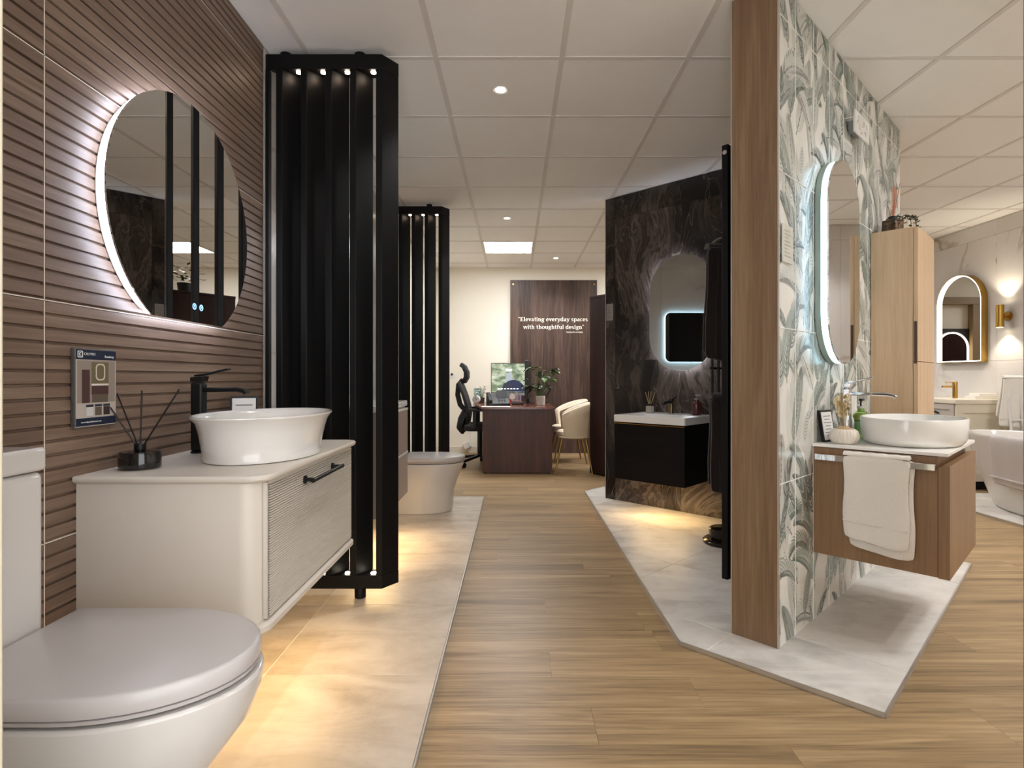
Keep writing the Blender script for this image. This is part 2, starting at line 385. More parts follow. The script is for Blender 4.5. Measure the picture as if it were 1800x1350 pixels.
for y0, y1 in ((0.65, 1.374), (1.378, 2.574)):
    for k in range(5): obj('ribbed_tile', ribbed(y0, y1, zr[k] + 0.0015, zr[k + 1] - 0.0015), RIBTILE, wl, smooth=False)
obj('grout_line', B(-1.1649, 1.3742, 0.04, XL - 0.0004, 1.3778, CZ), GROUT, wl)
for z in zr[:-1]: obj('grout_line', B(-1.1649, 0.65, z - 0.0013, XL - 0.0004, 2.574, z + 0.0013), GROUT, wl)
for y0, y1 in ((2.578, 3.72), (3.72, 4.92)):
    for z0, z1 in ((0.0, 1.165), (1.165, 2.355), (2.355, CZ)):
        obj('marble_tile', B(-1.165, y0 + 0.001, z0 + 0.001, XL, y1 - 0.001, z1 - 0.001), MGREY, wl)
obj('plaster_skin', B(-1.165, 4.93, 0, XL, YB, CZ), PLASTER, wl)
wb = struct('wall_back', B(-1.3, YB, -0.06, 4.8, YB + 0.12, CZ + 0.03), PLASTER)
struct('baseboard_back', B(XL, YB - 0.015, 0, XR, YB, 0.09), plain('white skirting', 'd9d2c6', 0.5), bevel=0.003)
wr = struct('wall_right', B(XR + 0.01, 0.4, -0.06, 4.78, YB + 0.1, CZ + 0.03), GROUTW)
for y0, y1 in ((1.773, 2.973), (2.973, 4.173), (4.173, 5.373), (5.373, 6.573), (6.573, YB)):
    for z0, z1 in ((0.0, 1.208), (1.208, 2.42), (2.42, CZ)):
        obj('marble_tile', B(XR, y0 + 0.001, z0 + 0.001, XR + 0.01, y1 - 0.001, z1 - 0.001), MGOLD, wr)
wf = struct('wall_front', MB().box(-1.3, 0.50, 0, -0.633, 0.62, CZ + 0.03).box(0.613, 0.50, 0, 4.8, 0.62, CZ + 0.03), PLASTER)
d1 = struct('door_1')
obj('jamb', B(-0.632, 0.47, 0, -0.578, 0.635, CZ), plain('cream gloss frame', 'd8d0ba', 0.4), d1, bevel=0.004)
obj('jamb', B(0.556, 0.47, 0, 0.612, 0.615, CZ), plain('grey olive frame', '6f6656', 0.4), d1, bevel=0.004)
# glazed frame seen in the gold mirror
d2 = struct('door_2')
FO = plain('olive oak frame', '8a7350', 0.5)
for x in (2.78, 3.72): obj('jamb', B(x, YB - 0.09, 0, x + 0.1, YB, 2.05), FO, d2, bevel=0.004)
obj('lintel', B(2.78, YB - 0.09, 2.05, 3.82, YB, 2.15), FO, d2, bevel=0.004)
DKB = plain('dark grey board', '242323', 0.3)
obj('inner_board', B(2.88, YB - 0.03, 0, 3.72, YB - 0.016, 1.72), DKB, d2); obj('side_board', B(1.85, YB - 0.05, 0, 2.775, YB - 0.016, 1.97), DKB, d2)

# ------------------------------------------------------------------ tiled platforms
def tiles(parent, conv, fr, us, vs, mat, g=0.0012, top=PT):
    for i in range(len(us) - 1):
        for j in range(len(vs) - 1):
            q = [(us[i] + g, vs[j] + g), (us[i + 1] - g, vs[j] + g), (us[i + 1] - g, vs[j + 1] - g), (us[i] + g, vs[j + 1] - g)]
            q = [fr.w(*p)[:2] for p in q] if fr else q
            q = clip_poly(q, conv)
            if len(q) > 2 and area(q) > 0.002: obj('floor_tile', MB().prism(q, 0.002, top), mat, parent, bevel=0.0008, seg=1)
def edge_trim(parent, pts, inner=0.006):
    for a, b in zip(pts[:-1], pts[1:]):
        d = Vector((b[0] - a[0], b[1] - a[1])).normalized(); nrm = Vector((d.y, -d.x)) * inner
        obj('edge_trim', MB().prism([(a[0] + nrm.x, a[1] + nrm.y), (b[0] + nrm.x, b[1] + nrm.y), (b[0], b[1]), (a[0], a[1])], 0.0005, PT + 0.001), ALU, parent)
XE = -0.271
pl = struct('trim_1', B(XL, 0.63, 0.0002, XE - 0.003, 4.855, 0.0137), GROUTW)
conv = [(XL, 0.63), (XE, 0.63), (XE, 4.855), (XL, 4.855)]
tiles(pl, conv, None, [XL, XE - 0.6, XE], [0.15 + 0.6 * k for k in range(9)], STONE_L)
edge_trim(pl, [(XE, 0.63), (XE, 4.855), (XL, 4.855)])
conv2 = [(0.640, 5.10), (0.647, 2.197), (1.14, 1.728), (2.535, 3.118), (0.842, 5.30)]
p2 = struct('trim_2', MB().prism(conv2, 0.0002, 0.0137), GROUTW)
us = [0.15 + 0.6 * k for k in range(-1, 6)]
tiles(p2, conv2, WF, us, [-0.415, 0.185], STONE_R)
tiles(p2, conv2, WF, [0.59 + 0.6 * k for k in range(-2, 6)], [0.185, 0.785, 1.385, 1.985, 2.585], STONE_R)
edge_trim(p2, [conv2[4], conv2[0], conv2[1], conv2[2], conv2[3]])
conv3 = [(3.555, 2.2), (XR, 2.2), (XR, 5.0), (3.555, 5.0)]
p3 = struct('trim_3', MB().prism(conv3, 0.0002, 0.0137), GROUTW)
tiles(p3, conv3, None, [3.555 + 0.6 * k for k in range(3)], [2.0 + 0.6 * k for k in range(6)], STONE_R)
edge_trim(p3, [(XR, 5.0), (3.555, 5.0), (3.555, 2.2)])

# ------------------------------------------------------------------ palm leaf partition (wall_center) and oak end post
WL_, WT = 1.914, 0.185
wc = struct('wall_center', B(0.012, 0.009, PT, WL_, WT - 0.004, CZ + 0.002), plain('partition core', 'cfcac2', 0.8), loc=(WF.o[0], WF.o[1], 0), rz=WF.a)
obj('end_post', B(0.0, 0.004, PT, 0.012, WT - 0.004, CZ), OAKP, wc)
obj('edge_trim', B(-0.001, -0.001, PT, 0.012, 0.0035, CZ), ALU, wc); obj('edge_trim', B(-0.001, WT - 0.0035, PT, 0.012, WT + 0.001, CZ), ALU, wc)
obj('back_skin', B(0.012, WT - 0.004, PT, WL_, WT, CZ), plain('grey stone skin', '6b655f', 0.6), wc)
PALMW = plain('palm tile glaze', 'e6e5df', 0.22, var=0.03)
sj = [0.0125, 0.171] + [0.171 + 0.2065 * k for k in range(1, 8)] + [WL_]; zj = [PT, 0.04, 0.64, 1.24, 1.84, 2.44, CZ]
for i in range(len(sj) - 1):
    for j in range(len(zj) - 1): obj('palm_tile', B(sj[i], 0.0, zj[j], sj[i + 1], 0.009, zj[j + 1]), PALMW, wc)
for s in sj[1:-1]: obj('grout_line', B(s - 0.0013, -0.0022, PT, s + 0.0013, 0.0, CZ), GROUTW, wc)
for z in zj[2:-1]: obj('grout_line', B(0.0125, -0.0023, z - 0.0016, WL_, 0.0, z + 0.0016), GROUTW, wc)
# printed fronds: thin flat shapes on the glaze
PCOL = [plain('print pale grey', 'cfd1cb', 0.25), plain('print mid grey', 'a4aaa4', 0.25), plain('print sage', '92a097', 0.25), plain('print slate', '747b7a', 0.25), plain('print mist', 'd8dad4', 0.25)]
rect = [(0.0126, PT + 0.001), (WL_ - 0.001, PT + 0.001), (WL_ - 0.001, CZ - 0.001), (0.0126, CZ - 0.001)]
pr = MB(); layer = [0]
def leaf_poly(poly, ci):
    q = clip_poly(poly, rect) if area(poly) > 1e-6 else []
    if len(q) > 2:
        y = -0.00025 - 0.0000022 * layer[0]; pr.cur = ci; pr.add([(p[0], y, p[1]) for p in q], [tuple(range(len(q)))])
def ccw(p):
    a = sum(p[i - 1][0] * p[i][1] - p[i][0] * p[i - 1][1] for i in range(len(p)))
    return p if a > 0 else p[::-1]
def frond(x, z, ang, L, curl, ci, w=0.42, n=17, thick=0.019, cs=None):
    a = ang; px, pz = x, z; step = L / n
    layer[0] += 1; spine = [(px, pz, a)]
    for k in range(n):
        a += curl / n; px += math.cos(a) * step; pz += math.sin(a) * step; spine.append((px, pz, a))
    for k in range(1, n):
        px, pz, a = spine[k]; f = k / n; l = L * w * (math.sin(PI * min(1, 0.12 + f * 0.9)) ** 0.8) + 0.01
        for sd in (1, -1):
            b = a + sd * (1.05 - 0.45 * f); q = [(px, pz)]; mid = []; droop = -sd * 0.9 * (1 if math.cos(b) * sd >= -9 else 1)
            bx, bz, bb = px, pz, b; le = []; ri = []
            for m in range(5):
                tt = m / 4; wd = thick * (0.35 + 1.3 * tt) * (1 - tt) * 1.35 * (L / 0.4) ** 0.5 + 0.0006
                nx, nz = -math.sin(bb), math.cos(bb); le.append((bx + nx * wd, bz + nz * wd)); ri.append((bx - nx * wd, bz - nz * wd))
                bb += -sd * 0.22; bx += math.cos(bb) * l / 4; bz += math.sin(bb) * l / 4
            leaf_poly(ccw(le + ri[::-1]), ci if (k % 3 or cs is None) else cs)
    le = [(p[0] - math.sin(p[2]) * 0.003, p[1] + math.cos(p[2]) * 0.003) for p in spine]; ri = [(p[0] + math.sin(p[2]) * 0.003, p[1] - math.cos(p[2]) * 0.003) for p in spine]
    for k in range(len(le) - 1): leaf_poly(ccw([le[k], ri[k], ri[k + 1], le[k + 1]]), 3)
def blade(x, z, ang, L, curl, wd, ci, ribs=True):
    layer[0] += 1; a = ang; px, pz = x, z; n = 10; le = []; ri = []; sp = []
    for k in range(n + 1):
        f = k / n; ww = wd * math.sin(PI * min(1, f * 0.97 + 0.03)) ** 0.7; nx, nz = -math.sin(a), math.cos(a)
        le.append((px + nx * ww, pz + nz * ww)); ri.append((px - nx * ww, pz - nz * ww)); sp.append((px, pz))
        a += curl / n; px += math.cos(a) * L / n; pz += math.sin(a) * L / n
    for k in range(n): leaf_poly(ccw([le[k], ri[k], ri[k + 1], le[k + 1]]), ci)
    if ribs:
        layer[0] += 1
        for k in range(1, n):
            for e in (le, ri):
                ax, az = sp[k]; bx, bz = e[min(n, k + 1)]; d = Vector((bx - ax, bz - az)); 
                if d.length < 0.006: continue
                nn = Vector((-d.y, d.x)).normalized() * 0.0016
                leaf_poly(ccw([(ax + nn.x, az + nn.y), (ax - nn.x, az - nn.y), (bx, bz)]), 3 if ci != 3 else 1)
rp = random.Random(5)
def motif(ox, oz):
    def X(): return ox + rp.uniform(0, 0.62), oz + rp.uniform(-0.12, 0.55)
    for k in range(5): blade(*X(), rp.uniform(0.9, 2.2), rp.uniform(0.3, 0.5), rp.uniform(-1.1, 1.1), rp.uniform(0.03, 0.05), 4, False)
    for k in range(12): frond(*X(), rp.uniform(0.8, 2.3), rp.uniform(0.26, 0.40), rp.uniform(-1.7, 1.7), 0, 0.34, 15, 0.011)
    for k in range(4): blade(*X(), rp.uniform(0.6, 2.5), rp.uniform(0.12, 0.2), rp.uniform(-0.9, 0.9), rp.uniform(0.02, 0.034), rp.choice((0, 1, 0)))
    for k in range(13): frond(*X(), rp.uniform(0.9, 2.2), rp.uniform(0.22, 0.36), rp.uniform(-2.0, 2.0), rp.choice((1, 2, 1)), 0.32, 15, 0.009, rp.choice((3, None, 2, None)))
    for k in range(6): frond(*X(), rp.uniform(0.9, 2.2), rp.uniform(0.18, 0.28), rp.uniform(-2.2, 2.2), 3, 0.26, 14, 0.006, 1)
for a in range(3):
    for b in range(5): motif(-0.02 + 0.64 * a, -0.02 + 0.55 * b)
obj('leaf_print', pr, PCOL, wc, smooth=False, kind='stuff')

# ------------------------------------------------------------------ dark marble wall
BL = 1.84
wk = struct('wall_middle', B(0.004, 0.009, PT, BL, 0.11, CZ + 0.002), plain('black grout', '14110f', 0.8), loc=(BF.o[0], BF.o[1], 0), rz=BF.a)
obj('edge_trim', B(-0.001, -0.001, PT, 0.004, 0.011, CZ), ALU, wk); obj('end_skin', B(-0.001, 0.011, PT, 0.004, 0.11, CZ), PLWHITE, wk)
obj('back_skin', B(0.004, 0.11, PT, BL, 0.116, CZ), PLASTER, wk)
xs = [0.004, 0.10, 0.70, 1.30, BL]
for i in range(4):
    for z0, z1 in ((PT, 1.19), (1.19, 2.385), (2.385, CZ)): obj('marble_tile', B(xs[i] + 0.0008, 0, z0 + 0.0008, xs[i + 1] - 0.0008, 0.009, z1 - 0.0008), MDARK, wk)

# ------------------------------------------------------------------ LED mirrors
def plate_mirror(t, outl, back, front, led, inset_led=0.012, b0=0.3, bmat=None, inset_back=0.02):
    """backplate, glowing side band, glass; front is a negative y"""
    d = front - back
    obj('backplate', MB().prism(inset(outl, inset_back), back + d * (b0 + (0.05 if inset_back > 0.01 else -0.01)), back, 'y'), bmat or PLWHITE, t)
    obj('light_band', MB().prism(inset(outl, inset_led), front * 0.88, back + d * b0, 'y'), led, t)
    obj('glass', MB().prism(outl, front, front * 0.88, 'y'), MIRROR, t, smooth=False)
# round mirror with a flat base on the ribbed wall
t = thing('round_mirror', 'large round backlit mirror with a flat base on the ribbed wall', 'mirror', (XL, 1.92, 1.24), R(90))
a0 = math.degrees(math.asin(0.345 / 0.4))
outl = arc(0, 0.345, 0.4, 0.4, -a0, 180 + a0, 64)
plate_mirror(t, outl, -0.002, -0.046, LED_COOL, inset_led=0.008, b0=0.48)
for k, dx in enumerate((0.02, 0.062)):
    rg = MB().ringprism(arc(dx, 0.055, 0.011, 0.011, 0, 345, 23), arc(dx, 0.055, 0.0075, 0.0075, 0, 345, 23), -0.0466, -0.046)
    rg.box(dx - 0.0012, -0.0466, 0.052, dx + 0.0012, -0.046, 0.06)
    obj('touch_button', rg, emit('blue icon', '7fb4ff', 1.6), t)
# pill mirror on the palm wall
t = thing('pill_mirror', 'tall pill shaped mirror with cool white light edge on the palm leaf wall', 'mirror', WF.w(0.612, 0, 1.108), WF.a)
plate_mirror(t, pill(0, 0, 0.912, 0.222), -0.0025, -0.058, LED_CYAN, inset_led=0.004, b0=0.42, bmat=plain('grey green edge', '9aaba4', 0.4), inset_back=0.003)
# pill mirror on the marble wall
t = thing('oval_mirror', 'pill shaped backlit mirror on the dark marble wall above the black vanity', 'mirror', BF.w(0.715, 0, 1.098), BF.a)
plate_mirror(t, pill(0, 0, 0.892, 0.27), -0.001, -0.03, LED_BACK, inset_led=0.025)
# backlit square mirror in the second bay
t = thing('square_mirror', 'rounded square backlit mirror seen reflected in the pill mirror on dark marble', 'mirror', (XL, 3.325, 1.234), R(90))
plate_mirror(t, rrect(-0.35, 0, 0.35, 0.585, 0.06), -0.001, -0.035, LED_SQ, inset_led=0.006)
# arched gold mirror
t = thing('arched_mirror', 'gold framed arched mirror with lit edge on the white marble wall', 'mirror', (XR, 5.766, 1.20), R(-90))
oo = arch(0, 0, 0.90, 0.295)
obj('frame', MB().ringprism(oo, inset(oo, 0.008), -0.062, -0.001), BRASS, t)
obj('light_band', MB().ringprism(inset(oo, 0.0085), inset(oo, 0.016), -0.061, -0.034), LED_GOLD, t)
obj('glass', MB().prism(inset(oo, 0.0165), -0.036, -0.002, 'y'), MIRROR, t, smooth=False)
t = thing('lit_mirror', 'arched mirror with glowing edge seen only as a reflection in the gold framed mirror', 'mirror', (3.13, YB - 0.03, 0.75), 0)
oo = arch(0, 0, 0.92, 0.22)
obj('light_band', MB().ringprism(oo, inset(oo, 0.016), -0.03, -0.001), LED_GOLD, t); obj('glass', MB().prism(inset(oo, 0.017), -0.02, -0.002, 'y'), MIRROR, t, smooth=False)
# ------------------------------------------------------------------ louvre radiator screens
def make_screen():
    t = thing('louvre_screen', 'large black slatted floor to ceiling screen beside the white vanity', 'screen', (0, 2.585, PT), 0, 'black slatted screens')
    dx, dy = 0.060, 0.084; zb, zt = 0.058, 2.526
    x0s = [-1.103, -0.990, -0.876, -0.763, -0.642]; tk = 0.029
    def para(xa, xb, z0, z1, oy=0.0): return MB().prism([(xa, oy), (xb, oy), (xb + dx, oy + dy), (xa + dx, oy + dy)], z0, z1)
    for nm, z0, z1 in (('bottom_rail', zb, zb + 0.062), ('top_rail', zt - 0.068, zt)): obj(nm, para(-1.150, -0.613, z0, z1), BLACK, t, bevel=0.002)
    s0 = obj('slat', para(0, tk, zb + 0.062, zt - 0.068), BLACK, t, bevel=0.003, loc=(x0s[0], 0, 0))
    for x in x0s[1:]: copy_part(s0, (x, 0, 0), t)
    obj('wall_post', B(-1.150, 0.0, zb + 0.062, -1.136, 0.03, zt - 0.068), BLACK, t)
    for x in (-1.075, -0.727):
        obj('ceiling_peg', MB().lathe([(0.02, zt), (0.026, zt + 0.004), (0.026, 2.552), (0.02, 2.5535)], (x, 0.05, 0), 20), BLACK, t)
        obj('foot', MB().lathe([(0.021, 0.0), (0.026, 0.003), (0.026, 0.05), (0.02, zb)], (x, 0.05, 0), 20), BLACK, t)
    for x in [q - 0.017 for q in x0s[1:]]:
        for z, sg in ((zt - 0.068, -1), (zb + 0.062, 1)):
            p = obj('puck_light', MB().lathe([(0.012, 0), (0.011, 0.006 * sg), (0.006, 0.008 * sg)], (x, 0.028, z), 16), PUCK, t)
        light('puck_lamp', 'POINT', (x - 0.005, 0.035, zt - 0.09), 0.03, (1, 0.62, 0.42), t, shadow_soft_size=0.008)
    return t
scr = make_screen()
dup(scr, (-0.025, 4.885, PT), 0, 'smaller looking black slatted screen further back, behind the second toilet')

# ------------------------------------------------------------------ toilets
def dring(z, xb, xf, hw, n=20, fr=None):
    fr = fr or min(xf - xb - 0.02, hw * 1.35); pts = [(xb, -hw, z)] + [(xf - fr + fr * math.sin(PI * i / n), -hw * math.cos(PI * i / n), z) for i in range(n + 1)] + [(xb, hw, z)]
    return pts
def toilet(loc, label, lidb, lidf, hw, zt, prof, cist, group):
    t = thing('toilet', label, 'toilet', loc, 0, group)
    obj('pan', MB().loft([dring(z, b, f, h) for z, b, f, h in prof]), PANW, t, bevel=0.006, ang=30)
    obj('seat', MB().loft([dring(zt - 0.046, lidb, lidf - 0.004, hw - 0.004), dring(zt - 0.038, lidb, lidf, hw)]), LIDW, t)
    obj('lid', MB().loft([dring(zt - 0.036, lidb, lidf - 0.002, hw - 0.002), dring(zt - 0.033, lidb, lidf, hw), dring(zt - 0.006, lidb + 0.002, lidf, hw), dring(zt - 0.0015, lidb + 0.004, lidf - 0.003, hw - 0.003), dring(zt, lidb + 0.008, lidf - 0.009, hw - 0.009)]), LIDW, t, ang=50)
    y0, y1, z0, z1, xb = cist
    c = obj('cistern', B(0.004, y0, z0, xb - 0.004, y1, z1 - 0.052), PANW, t, bevel=0.014, seg=4)
    obj('cistern_lid', B(0.002, y0 - 0.004, z1 - 0.05, xb, y1 + 0.002, z1), PANW, t, bevel=0.008, seg=4)
    return t
toilet((XL, 1.105, PT), 'large white close coupled toilet with closed lid in the front corner', 0.150, 0.641, 0.188, 0.505,
       [(0.0, 0.05, 0.43, 0.115), (0.02, 0.05, 0.435, 0.118), (0.15, 0.05, 0.475, 0.128), (0.27, 0.04, 0.555, 0.152), (0.36, 0.04, 0.622, 0.178), (0.42, 0.04, 0.645, 0.187), (0.452, 0.04, 0.648, 0.188)],
       (-0.215, 0.104, 0.43, 0.885, 0.145), 'white toilets')
toilet((XL, 4.375, PT), 'smaller looking white toilet behind the tall slatted screen', 0.30, 0.765, 0.18, 0.43,
       [(0.0, 0.05, 0.665, 0.165), (0.03, 0.05, 0.672, 0.168), (0.16, 0.05, 0.68, 0.168), (0.27, 0.05, 0.715, 0.172), (0.36, 0.05, 0.755, 0.178), (0.378, 0.05, 0.758, 0.178)],
       (-0.19, 0.19, 0.36, 0.82, 0.2), 'white toilets')

# ------------------------------------------------------------------ white vanity, first bay (local: x along wall = world y, front = -y)
def cornered(x0, x1, d, r, n=8):
    """outline in plan: wall edge at y=0, front at y=-d with rounded front corners"""
    return [(x1, 0), (x0, 0)] + arc(x0 + r, -d + r, r, r, 180, 270, n) + arc(x1 - r, -d + r, r, r, 270, 360, n)
t = thing('vanity_unit', 'pale wall hung vanity with fluted drawer and rounded corners', 'vanity', (XL, 0, 0), R(90))
def offs(p, d): return inset(p, -d) if False else p
x0, x1 = 1.462, 2.335
bm_ = MB()
for a, z0, z1 in ((0.0, 0.775, 0.790),):
    pass
def slab(xa, xb, d, r, zs):   # stacked outlines give a moulded edge
    return MB().loft([[(p[0], p[1], z) for p in cornered(xa + i, xb - i, d - i, r)] for i, z in zs])
obj('countertop', slab(x0, x1, 0.505, 0.055, ((0.012, 0.769), (0.004, 0.773), (0.0, 0.779), (0.0, 0.786), (0.003, 0.790))), TAUPE, t)
obj('carcass', MB().prism(cornered(1.475, 2.322, 0.475, 0.05)[::1], 0.392, 0.769), TAUPE, t)
obj('base_moulding', slab(1.466, 2.331, 0.497, 0.055, ((0.006, 0.366), (0.0, 0.370), (0.0, 0.384), (0.006, 0.390), (0.014, 0.392))), TAUPE, t)
# fluted drawer front
m = MB(); prof = []; nfl = 52; za, zb_ = 0.400, 0.764
for k in range(nfl):
    z = za + (zb_ - za) * k / nfl; h = (zb_ - za) / nfl
    prof += [(z + 0.0008, -0.4865), (z + h * 0.35, -0.4905), (z + h * 0.65, -0.4905), (z + h - 0.0008, -0.4865)]
xa, xb = 1.512, 2.286
v = [];
for z, y in prof: v += [(xa + 0.006, y, z), (xb - 0.006, y, z)]
m.add(v, [(2 * i, 2 * i + 1, 2 * i + 3, 2 * i + 2) for i in range(len(prof) - 1)])
dr = obj('drawer_front', m.box(xa, -0.4865, za - 0.002, xb, -0.4755, zb_ + 0.002), TAUPE, t, ang=20)
hm = MB().tube([(1.755, -0.523, 0.726), (2.055, -0.523, 0.726)], 0.0075, 12)
for x in (1.772, 2.038): hm.cyl((x, -0.486, 0.726), (x, -0.523, 0.726), 0.007, 12).lathe([(0.013, 0), (0.013, 0.006)], (x, 0, 0), 4) if False else hm.cyl((x, -0.4895, 0.726), (x, -0.523, 0.726), 0.0065, 12).cyl((x, -0.4895, 0.726), (x, -0.495, 0.726), 0.013, 14)
obj('handle', hm, BLACKMATT, dr)
ls = obj('led_strip', B(1.60, -0.40, 0.360, 2.20, -0.385, 0.3655), LED_WARM, t)
light('strip_lamp', 'AREA', (1.9, -0.36, 0.355), 1.7, (1, 0.66, 0.30), t, shape='RECTANGLE', size=0.75, size_y=0.22)

def basin(name, label, loc, rz, prof, n=56):
    """prof: (a, b, z, dx) rings from the foot up over the rim and down inside"""
    t = thing(name, label, 'basin', loc, rz)
    obj('bowl', MB().loft([[(dx + a * math.cos(2 * PI * i / n), b * math.sin(2 * PI * i / n), z) for i in range(n)] for a, b, z, dx in prof]), CERAMIC, t, ang=60)
    return t
# oval flared basin (x = world x)
t = basin('oval_basin', 'white oval flared countertop basin on the pale vanity', (-0.828, 1.87, 0.790), 0,
      [(0.160, 0.226, 0.0, -0.006), (0.168, 0.234, 0.003, -0.006), (0.169, 0.236, 0.016, -0.006), (0.166, 0.234, 0.019, -0.006), (0.171, 0.243, 0.05, -0.004), (0.177, 0.258, 0.09, -0.002), (0.183, 0.276, 0.12, 0), (0.193, 0.294, 0.134, 0), (0.196, 0.30, 0.139, 0), (0.195, 0.299, 0.142, 0), (0.190, 0.293, 0.142, 0),
       (0.180, 0.277, 0.13, 0), (0.166, 0.25, 0.09, 0), (0.155, 0.228, 0.03, 0), (0.12, 0.18, 0.014, 0), (0.03, 0.03, 0.010, 0)])
obj('drain', MB().lathe([(0.03, 0.0105), (0.03, 0.014), (0.024, 0.016), (0.002, 0.016)], n=24), CHROME, t)
# black tap
def tall_tap(label, loc, rz, mat, h=0.272, reach=0.165, name='basin_tap', lever_up=0.03, sq=0.02):
    t = thing(name, label, 'tap', loc, rz)
    obj('base_ring', MB().lathe([(0.026, 0), (0.026, 0.005), (0.022, 0.007)], n=24), mat, t)
    obj('column', B(-sq, -sq, 0.006, sq, sq, h - 0.03), mat, t, bevel=0.008, seg=3)
    obj('spout', MB().bar([(sq - 0.006, 0, h - 0.055), (reach * 0.5, 0, h - 0.055), (reach * 0.82, 0, h - 0.055), (reach * 0.94, 0, h - 0.059), (reach * 1.02, 0, h - 0.068)], 0.03, 0.015), mat, t, bevel=0.004)
    obj('lever', MB().loft([[(-sq, -sq, h - 0.027), (sq, -sq, h - 0.027), (sq, sq, h - 0.027), (-sq, sq, h - 0.027)], [(-sq, -sq, h - 0.012), (sq * 1.3, -sq, h - 0.008), (sq * 1.3, sq, h - 0.008), (-sq, sq, h - 0.012)]]).bar([(-0.01, 0, h - 0.007), (0.03, 0, h - 0.002), (0.075, 0, h + 0.010), (0.105, 0, h + 0.016)], 0.028, 0.006), mat, t, bevel=0.002)
    return t
tall_tap('tall matt black mixer tap behind the oval flared basin', (-1.088, 1.93, 0.790), 0, BLACKMATT)
# black reed diffuser
t = thing('reed_diffuser', 'round black reed diffuser with black sticks on the pale vanity', 'diffuser', (-1.07, 1.60, 0.790))
obj('bottle', MB().lathe([(0.044, 0), (0.052, 0.003), (0.053, 0.01), (0.053, 0.044), (0.050, 0.049), (0.018, 0.052), (0.015, 0.054)], n=40), BLACKGLOSS, t)
obj('collar', MB().lathe([(0.0145, 0.053), (0.015, 0.055), (0.015, 0.070), (0.012, 0.072)], n=20), BLACKMATT, t)
for p in ((-0.105, -0.02, 0.225), (-0.09, 0.03, 0.22), (0.005, 0.0, 0.222), (0.112, 0.0, 0.225)): obj('reed', MB().cyl((p[0] * 0.06, p[1] * 0.06, 0.06), p, 0.0022, 6), BLACKMATT, t)
# small framed card behind the basin
def card_frame(name, label, loc, rz, wd, h, tilt, fm, lines=6):
    t = thing(name, label, 'sign', loc, rz); tl = math.tan(R(tilt))
    def q(x0, x1, z0, z1, y0, y1): return MB().add([(x, y + z * tl, z) for z in (z0, z1) for (x, y) in ((x0, y0), (x1, y0), (x1, y1), (x0, y1))], [(3, 2, 1, 0), (4, 5, 6, 7), (0, 1, 5, 4), (1, 2, 6, 5), (2, 3, 7, 6), (3, 0, 4, 7)])
    obj('frame', q(-wd / 2, wd / 2, 0.0, h, 0.0, 0.012), fm, t)
    obj('card', q(-wd / 2 + 0.008, wd / 2 - 0.008, 0.008, h - 0.008, -0.001, 0.002), plain('card white', 'eceae6', 0.4), t)
    ln = MB()
    for k in range(lines):
        z = h * (0.80 - 0.62 * k / max(1, lines - 1)); l = wd * random.uniform(0.18, 0.33)
        c = q(-l, l, z, z + h * 0.022, -0.0016, -0.001); ln.add(c.v, c.f)
    obj('print', ln, plain('print grey', '77767a', 0.6), t)
    return t
card_frame('card_frame', 'small black framed card standing behind the oval basin', (-1.06, 2.19, 0.790), R(22), 0.10, 0.185, 8, BLACKMATT)
# product board on the ribbed wall
t = thing('product_board', 'clear acrylic board with a bathroom photo and navy bands on the ribbed wall', 'sign', (XL, 1.532, 0.915), R(90))
NAVY = plain('navy print', '1d2638', 0.35)
obj('acrylic_plate', B(-0.077, -0.010, 0, 0.077, -0.002, 0.212), glass('acrylic', 'f2f2f0'), t, bevel=0.001)
obj('sheet', B(-0.072, -0.0112, 0.003, 0.074, -0.0102, 0.208), plain('sheet warm white', 'b7aca4', 0.35), t)
def pq(n, x0, z0, x1, z1, m, y=-0.0116, par=None): return obj(n, B(x0, y, z0, x1, -0.0111, z1), m, par or t)
pq('header_band', -0.072, 0.182, 0.074, 0.208, NAVY); pq('footer_band', -0.072, 0.005, 0.074, 0.026, NAVY)
pq('photo_print', -0.068, 0.066, 0.07, 0.18, plain('photo taupe', '8f8278', 0.35))
pq('photo_print', -0.052, 0.066, -0.025, 0.155, plain('photo plum', '4a3230', 0.35), -0.0121); pq('photo_print', -0.018, 0.118, 0.044, 0.176, plain('photo olive', '6b6248', 0.35), -0.0121)
pq('photo_print', -0.018, 0.088, 0.044, 0.112, plain('photo plum', '4a3230', 0.35), -0.0121); pq('photo_print', -0.018, 0.112, 0.044, 0.117, plain('photo white', 'd8d2c8', 0.35), -0.0121)
pq('photo_print', -0.016, 0.066, 0.042, 0.088, plain('photo brown', '5f5344', 0.35), -0.0121)
obj('photo_print', MB().ringprism(rrect(-0.004, 0.126, 0.031, 0.172, 0.012), rrect(0.0, 0.130, 0.027, 0.168, 0.009), -0.0126, -0.0121), plain('photo cream', 'c9c2b0', 0.35), t)
for x, c in ((-0.036, 'c9c7c4'), (-0.005, '5f5344'), (0.026, '352b2a')):
    pq('swatch', x, 0.031, x + 0.024, 0.054, plain('swatch ' + c, c, 0.35)); pq('swatch_tab', x - 0.001, 0.055, x + 0.025, 0.061, NAVY)
obj('logo', MB().ringprism(rrect(-0.067, 0.187, -0.049, 0.205, 0.003, 4), rrect(-0.0645, 0.1895, -0.0515, 0.2025, 0.003, 4), -0.0121, -0.0116).prism(arc(-0.058, 0.196, 0.004, 0.005, 45, 315, 10) + arc(-0.058, 0.196, 0.0015, 0.0025, 315, 45, 6), -0.0121, -0.0116, 'y'), plain('logo white', 'e6e6e6', 0.4), t)
